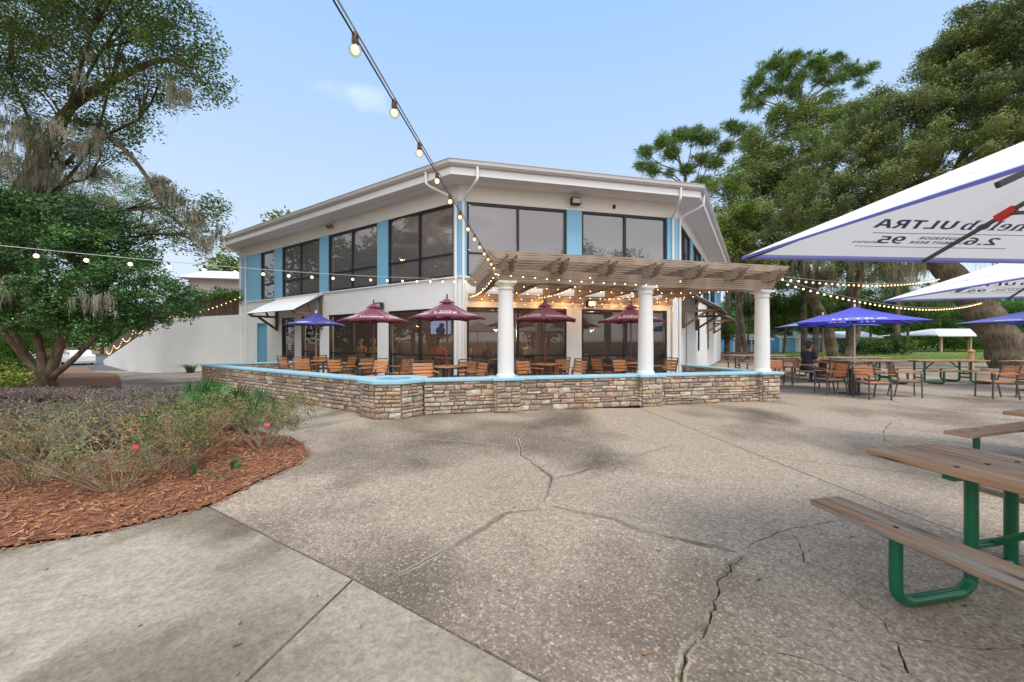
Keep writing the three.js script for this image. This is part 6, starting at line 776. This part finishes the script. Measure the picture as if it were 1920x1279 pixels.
function roseBush(lb, x, Z, h, sp, seed, nStem, nLeaf, flowers, tone = 0) {
  const o = thing('rose_bush', lb, 'rose bush', x, Z, 0.05), r = rng(seed), g = [], g2 = [], tips = [];
  for (let k = 0; k < nStem; k++) { const a = r() * 6.28, rr = sp * (0.25 + 0.75 * Math.sqrt(r())), H_ = h * (0.45 + 0.55 * r()), tip = V(Math.cos(a) * rr, H_, Math.sin(a) * rr), b = V(Math.cos(a) * 0.1 * r(), -0.06, Math.sin(a) * 0.1 * r()), m = b.clone().lerp(tip, 0.5).add(V((r() - .5) * 0.16, H_ * 0.1, (r() - .5) * 0.16)); g.push(taper([b, m, tip], 0.0042 + r() * 0.003, 0.0018, 5, 7)); tips.push(tip);
    for (let j = 0; j < 9; j++) { const t = 0.3 + r() * 0.6, p = t < 0.5 ? b.clone().lerp(m, t * 2) : m.clone().lerp(tip, t * 2 - 1), e = p.clone().add(V((r() - .5) * 0.42, 0.02 + r() * 0.22, (r() - .5) * 0.42)), mm = p.clone().lerp(e, 0.5).add(V((r() - .5) * 0.06, 0.03, (r() - .5) * 0.06)); (r() < 0.5 ? g : g2).push(taper([p, mm, e], 0.0026, 0.0011, 4, 4)); tips.push(e); } }
  part(o, 'canes', g, M.twig); if (g2.length) part(o, 'twigs', g2, S({ color: lin(0.22, 0.17, 0.115), roughness: 0.9 }));
  const list = []; for (let k = 0; k < nLeaf; k++) { const p = tips[Math.floor(r() * tips.length)], c = r() < tone ? [0.34, 0.17, 0.06] : r() < 0.55 ? [0.11, 0.17, 0.055] : [0.24, 0.23, 0.09], b = 0.7 + r() * 0.6; list.push([mat4(p.clone().add(V((r() - .5) * 0.14, (r() - .5) * 0.12, (r() - .5) * 0.14)), new THREE.Euler(r() * 6, r() * 6, r() * 6), 0.35 + r() * 0.45), lin(c[0] * b, c[1] * b, c[2] * b)]); } if (nLeaf) scatter('leaves', CL.shrub, LEAF, list, { parent: o });
  const ml = []; for (let k = 0; k < nStem * 0.6; k++) { const p = tips[Math.floor(r() * tips.length)]; ml.push([mat4(p.clone().add(V(0, -0.02, 0)), new THREE.Euler(0, r() * 6, 0), V(0.10 + r() * 0.08, 0.08 + r() * 0.14, 0.10)), lin(0.25, 0.235, 0.15)]); } scatter('moss_wisps', mossG, MOSS, ml, { parent: o });
  flowers.forEach(([fx, fy, fz, s, c]) => { const pg = []; for (let k = 0; k < 14; k++) { const a = k * 2.4, q = 0.012 + k * 0.0022, pt = new THREE.SphereGeometry(0.022, 7, 5).scale(1, 0.75, 0.28).rotateX(-0.9 + k * 0.05).translate(0, 0.012 - k * 0.0007, q).rotateY(a); pg.push(pt); } part(o, 'flower', merge(pg).scale(s, s, s).rotateX(0.7).translate(fx, fy, fz), S({ color: lin(...c), roughness: 0.6 })); part(o, 'flower_stem', [rod(V(fx * 0.6, fy - 0.28, fz * 0.6), V(fx, fy, fz), 0.004, 0.003, 5)], M.twig); });
}
const red = [0.62, 0.02, 0.05];
roseBush('dry rose bush with red blooms in the middle of the bed', -3.75, 4.25, 0.75, 0.62, 201, 26, 360, [[0.06, 0.40, 0.50, 1.0, red], [-0.11, 0.55, -0.05, 0.7, [0.50, 0.05, 0.03]], [-0.42, 0.52, 0.0, 0.6, [0.45, 0.12, 0.06]]], 0.22);
roseBush('dry rose bush leaning over the paving with one pink bloom', -3.35, 5.2, 0.78, 0.6, 203, 28, 230, [[0.30, 0.40, 0.42, 0.8, [0.55, 0.07, 0.10]]], 0.08); roseBush('bare twiggy rose bush near the walk edge', -3.85, 3.75, 0.62, 0.6, 205, 24, 110, [], 0.15); roseBush('tangled grey leafless bush at the left of the bed', -4.9, 3.85, 0.72, 0.75, 207, 32, 120, [], 0.2); roseBush('tangled leafless bush beside the purple hedge', -5.7, 4.6, 0.78, 0.75, 209, 30, 170, [], 0.15); roseBush('leafier rose bush in front of the fan palm', -4.35, 5.1, 0.72, 0.6, 211, 24, 480, [], 0.1); roseBush('sprawling bare bush at the corner of the bed', -6.2, 3.6, 0.62, 0.75, 213, 28, 110, [], 0.2);
function fanPalm(lb, x, Z, n, h, seed, sc = 1) { const o = thing('fan_palm', lb, 'palm', x, Z, 0.05), r = rng(seed), gm = [[0.03, 0.105, 0.022], [0.045, 0.14, 0.03], [0.025, 0.085, 0.03]].map((c) => S({ color: lin(...c), roughness: 0.4, side: 2 })); for (let k = 0; k < n; k++) { const a = k * 2.4 + r(), out = (0.15 + r() * 0.4) * sc, top = V(Math.cos(a) * out, h * (0.5 + r() * 0.45), Math.sin(a) * out), st = taper([V(0, 0, 0), top.clone().multiplyScalar(0.55).add(V(0, 0.05, 0)), top], 0.008, 0.004, 5, 6), pos = []; const N = 16, q = new THREE.Quaternion().setFromEuler(new THREE.Euler(-0.5 + r() * 0.5, -a + Math.PI / 2, 0, 'YXZ')); for (let i = 0; i < N; i++) { const th = (i / (N - 1) - 0.5) * 3.6, L = 0.34 * sc * (0.75 + 0.25 * Math.cos(th)) * (0.9 + r() * 0.2), w = 0.02 * sc, d = V(Math.sin(th), Math.cos(th), 0), s = V(Math.cos(th), -Math.sin(th), 0), b = [V(0, 0, 0), d.clone().multiplyScalar(L * 0.55).addScaledVector(s, w).add(V(0, 0, 0.02)), d.clone().multiplyScalar(L).add(V(0, 0, 0.05)), d.clone().multiplyScalar(L * 0.55).addScaledVector(s, -w).add(V(0, 0, 0.02))].map((v) => v.applyQuaternion(q).add(top)); [0, 1, 2, 0, 2, 3].forEach((j) => pos.push(b[j].x, b[j].y, b[j].z)); } const g = new THREE.BufferGeometry(); g.setAttribute('position', new THREE.Float32BufferAttribute(pos, 3)); g.computeVertexNormals(); const f = part(o, 'frond', g, gm[k % 3]); part(f, 'leaf_stalk', [st], gm[1]); } }
fanPalm('green fan palm behind the rose bushes near the drive', -4.95, 6.3, 18, 0.62, 221, 0.8); fanPalm('fan palm beside the paving edge behind the pink rose', -4.15, 6.0, 14, 0.55, 223, 0.75); fanPalm('small fan palm seedling at the mulch edge', -3.05, 4.02, 2, 0.16, 225, 0.4);
function strap(lb, x, Z, n, L, seed, c) { const o = thing('strap_leaf_plant', lb, 'plant', x, Z, gh(x, Z)), r = rng(seed), g = []; for (let k = 0; k < n; k++) { const a = r() * 6.28, l = L * (0.6 + r() * 0.5), d = V(Math.cos(a), 0, Math.sin(a)), s = V(-Math.sin(a), 0, Math.cos(a)), pos = []; let p0 = V((r() - .5) * 0.2, 0, (r() - .5) * 0.2); for (let i = 0; i < 5; i++) { const t = (i + 1) / 5, p1 = p0.clone().addScaledVector(d, l * 0.18 * (0.4 + t)).add(V(0, l * 0.24 * (1.15 - t * 1.5), 0)), w0 = 0.016 * (1 - i / 5.2), w1 = 0.016 * (1 - (i + 1) / 5.2); [[p0, w0], [p1, w1]]; const A = p0.clone().addScaledVector(s, w0), B_ = p0.clone().addScaledVector(s, -w0), C = p1.clone().addScaledVector(s, -w1), D = p1.clone().addScaledVector(s, w1); [A, B_, C, A, C, D].forEach((v) => pos.push(v.x, v.y, v.z)); p0 = p1; } const q = new THREE.BufferGeometry(); q.setAttribute('position', new THREE.Float32BufferAttribute(pos, 3)); q.setAttribute('uv', new THREE.Float32BufferAttribute(new Float32Array(pos.length / 3 * 2), 2)); q.computeVertexNormals(); g.push(q); } part(o, 'leaves', g, S({ color: lin(...c), roughness: 0.5, side: 2 })); }
strap('arching strap leaved clump at the corner of the white retaining wall', -15.6, 18.6, 120, 1.0, 231, [0.10, 0.17, 0.05]); [[-14.2, 19.0], [-13.6, 19.2], [-13.0, 18.7], [-12.4, 18.4]].forEach(([x, Z], i) => strap('low strap leaved plant along the white wall, ' + ['nearest the corner clump', 'second from the corner clump', 'third from the corner clump', 'nearest the blue door'][i], x, Z, 60, 0.7, 233 + i, [0.12, 0.18, 0.07])); strap('dark green fern-like plant in the bed beside the holly trunk', -11.9, 10.9, 90, 0.6, 241, [0.05, 0.14, 0.03]); strap('green plant beside the drive edge of the bed', -11.2, 10.6, 70, 0.5, 243, [0.07, 0.17, 0.04]);
{ const o = thing('ivy', 'green ivy growing over the terrace fence', 'ivy'); const pts = []; for (let k = 0; k < 9; k++) { const t = 0.03 + k * 0.11; pts.push([A0[0] + (-21.6 - A0[0]) * t, A0[1] + (24 - A0[1]) * t - 0.1, 3.9 + (k % 3) * 0.14, 0.4]); } crown(o, pts, CL.holly, LEAF, G3.lush, 240, 251, { deep: 0.35, gap: 0.3 }); o.children[0].name = 'leaves'; part(o, 'vine', [pipe(pts.map((p) => P(p[0], p[1] + 0.05, p[2] - 0.1)), 0.012, 5)], M.twigDark); }

renderer.render(scene, camera);
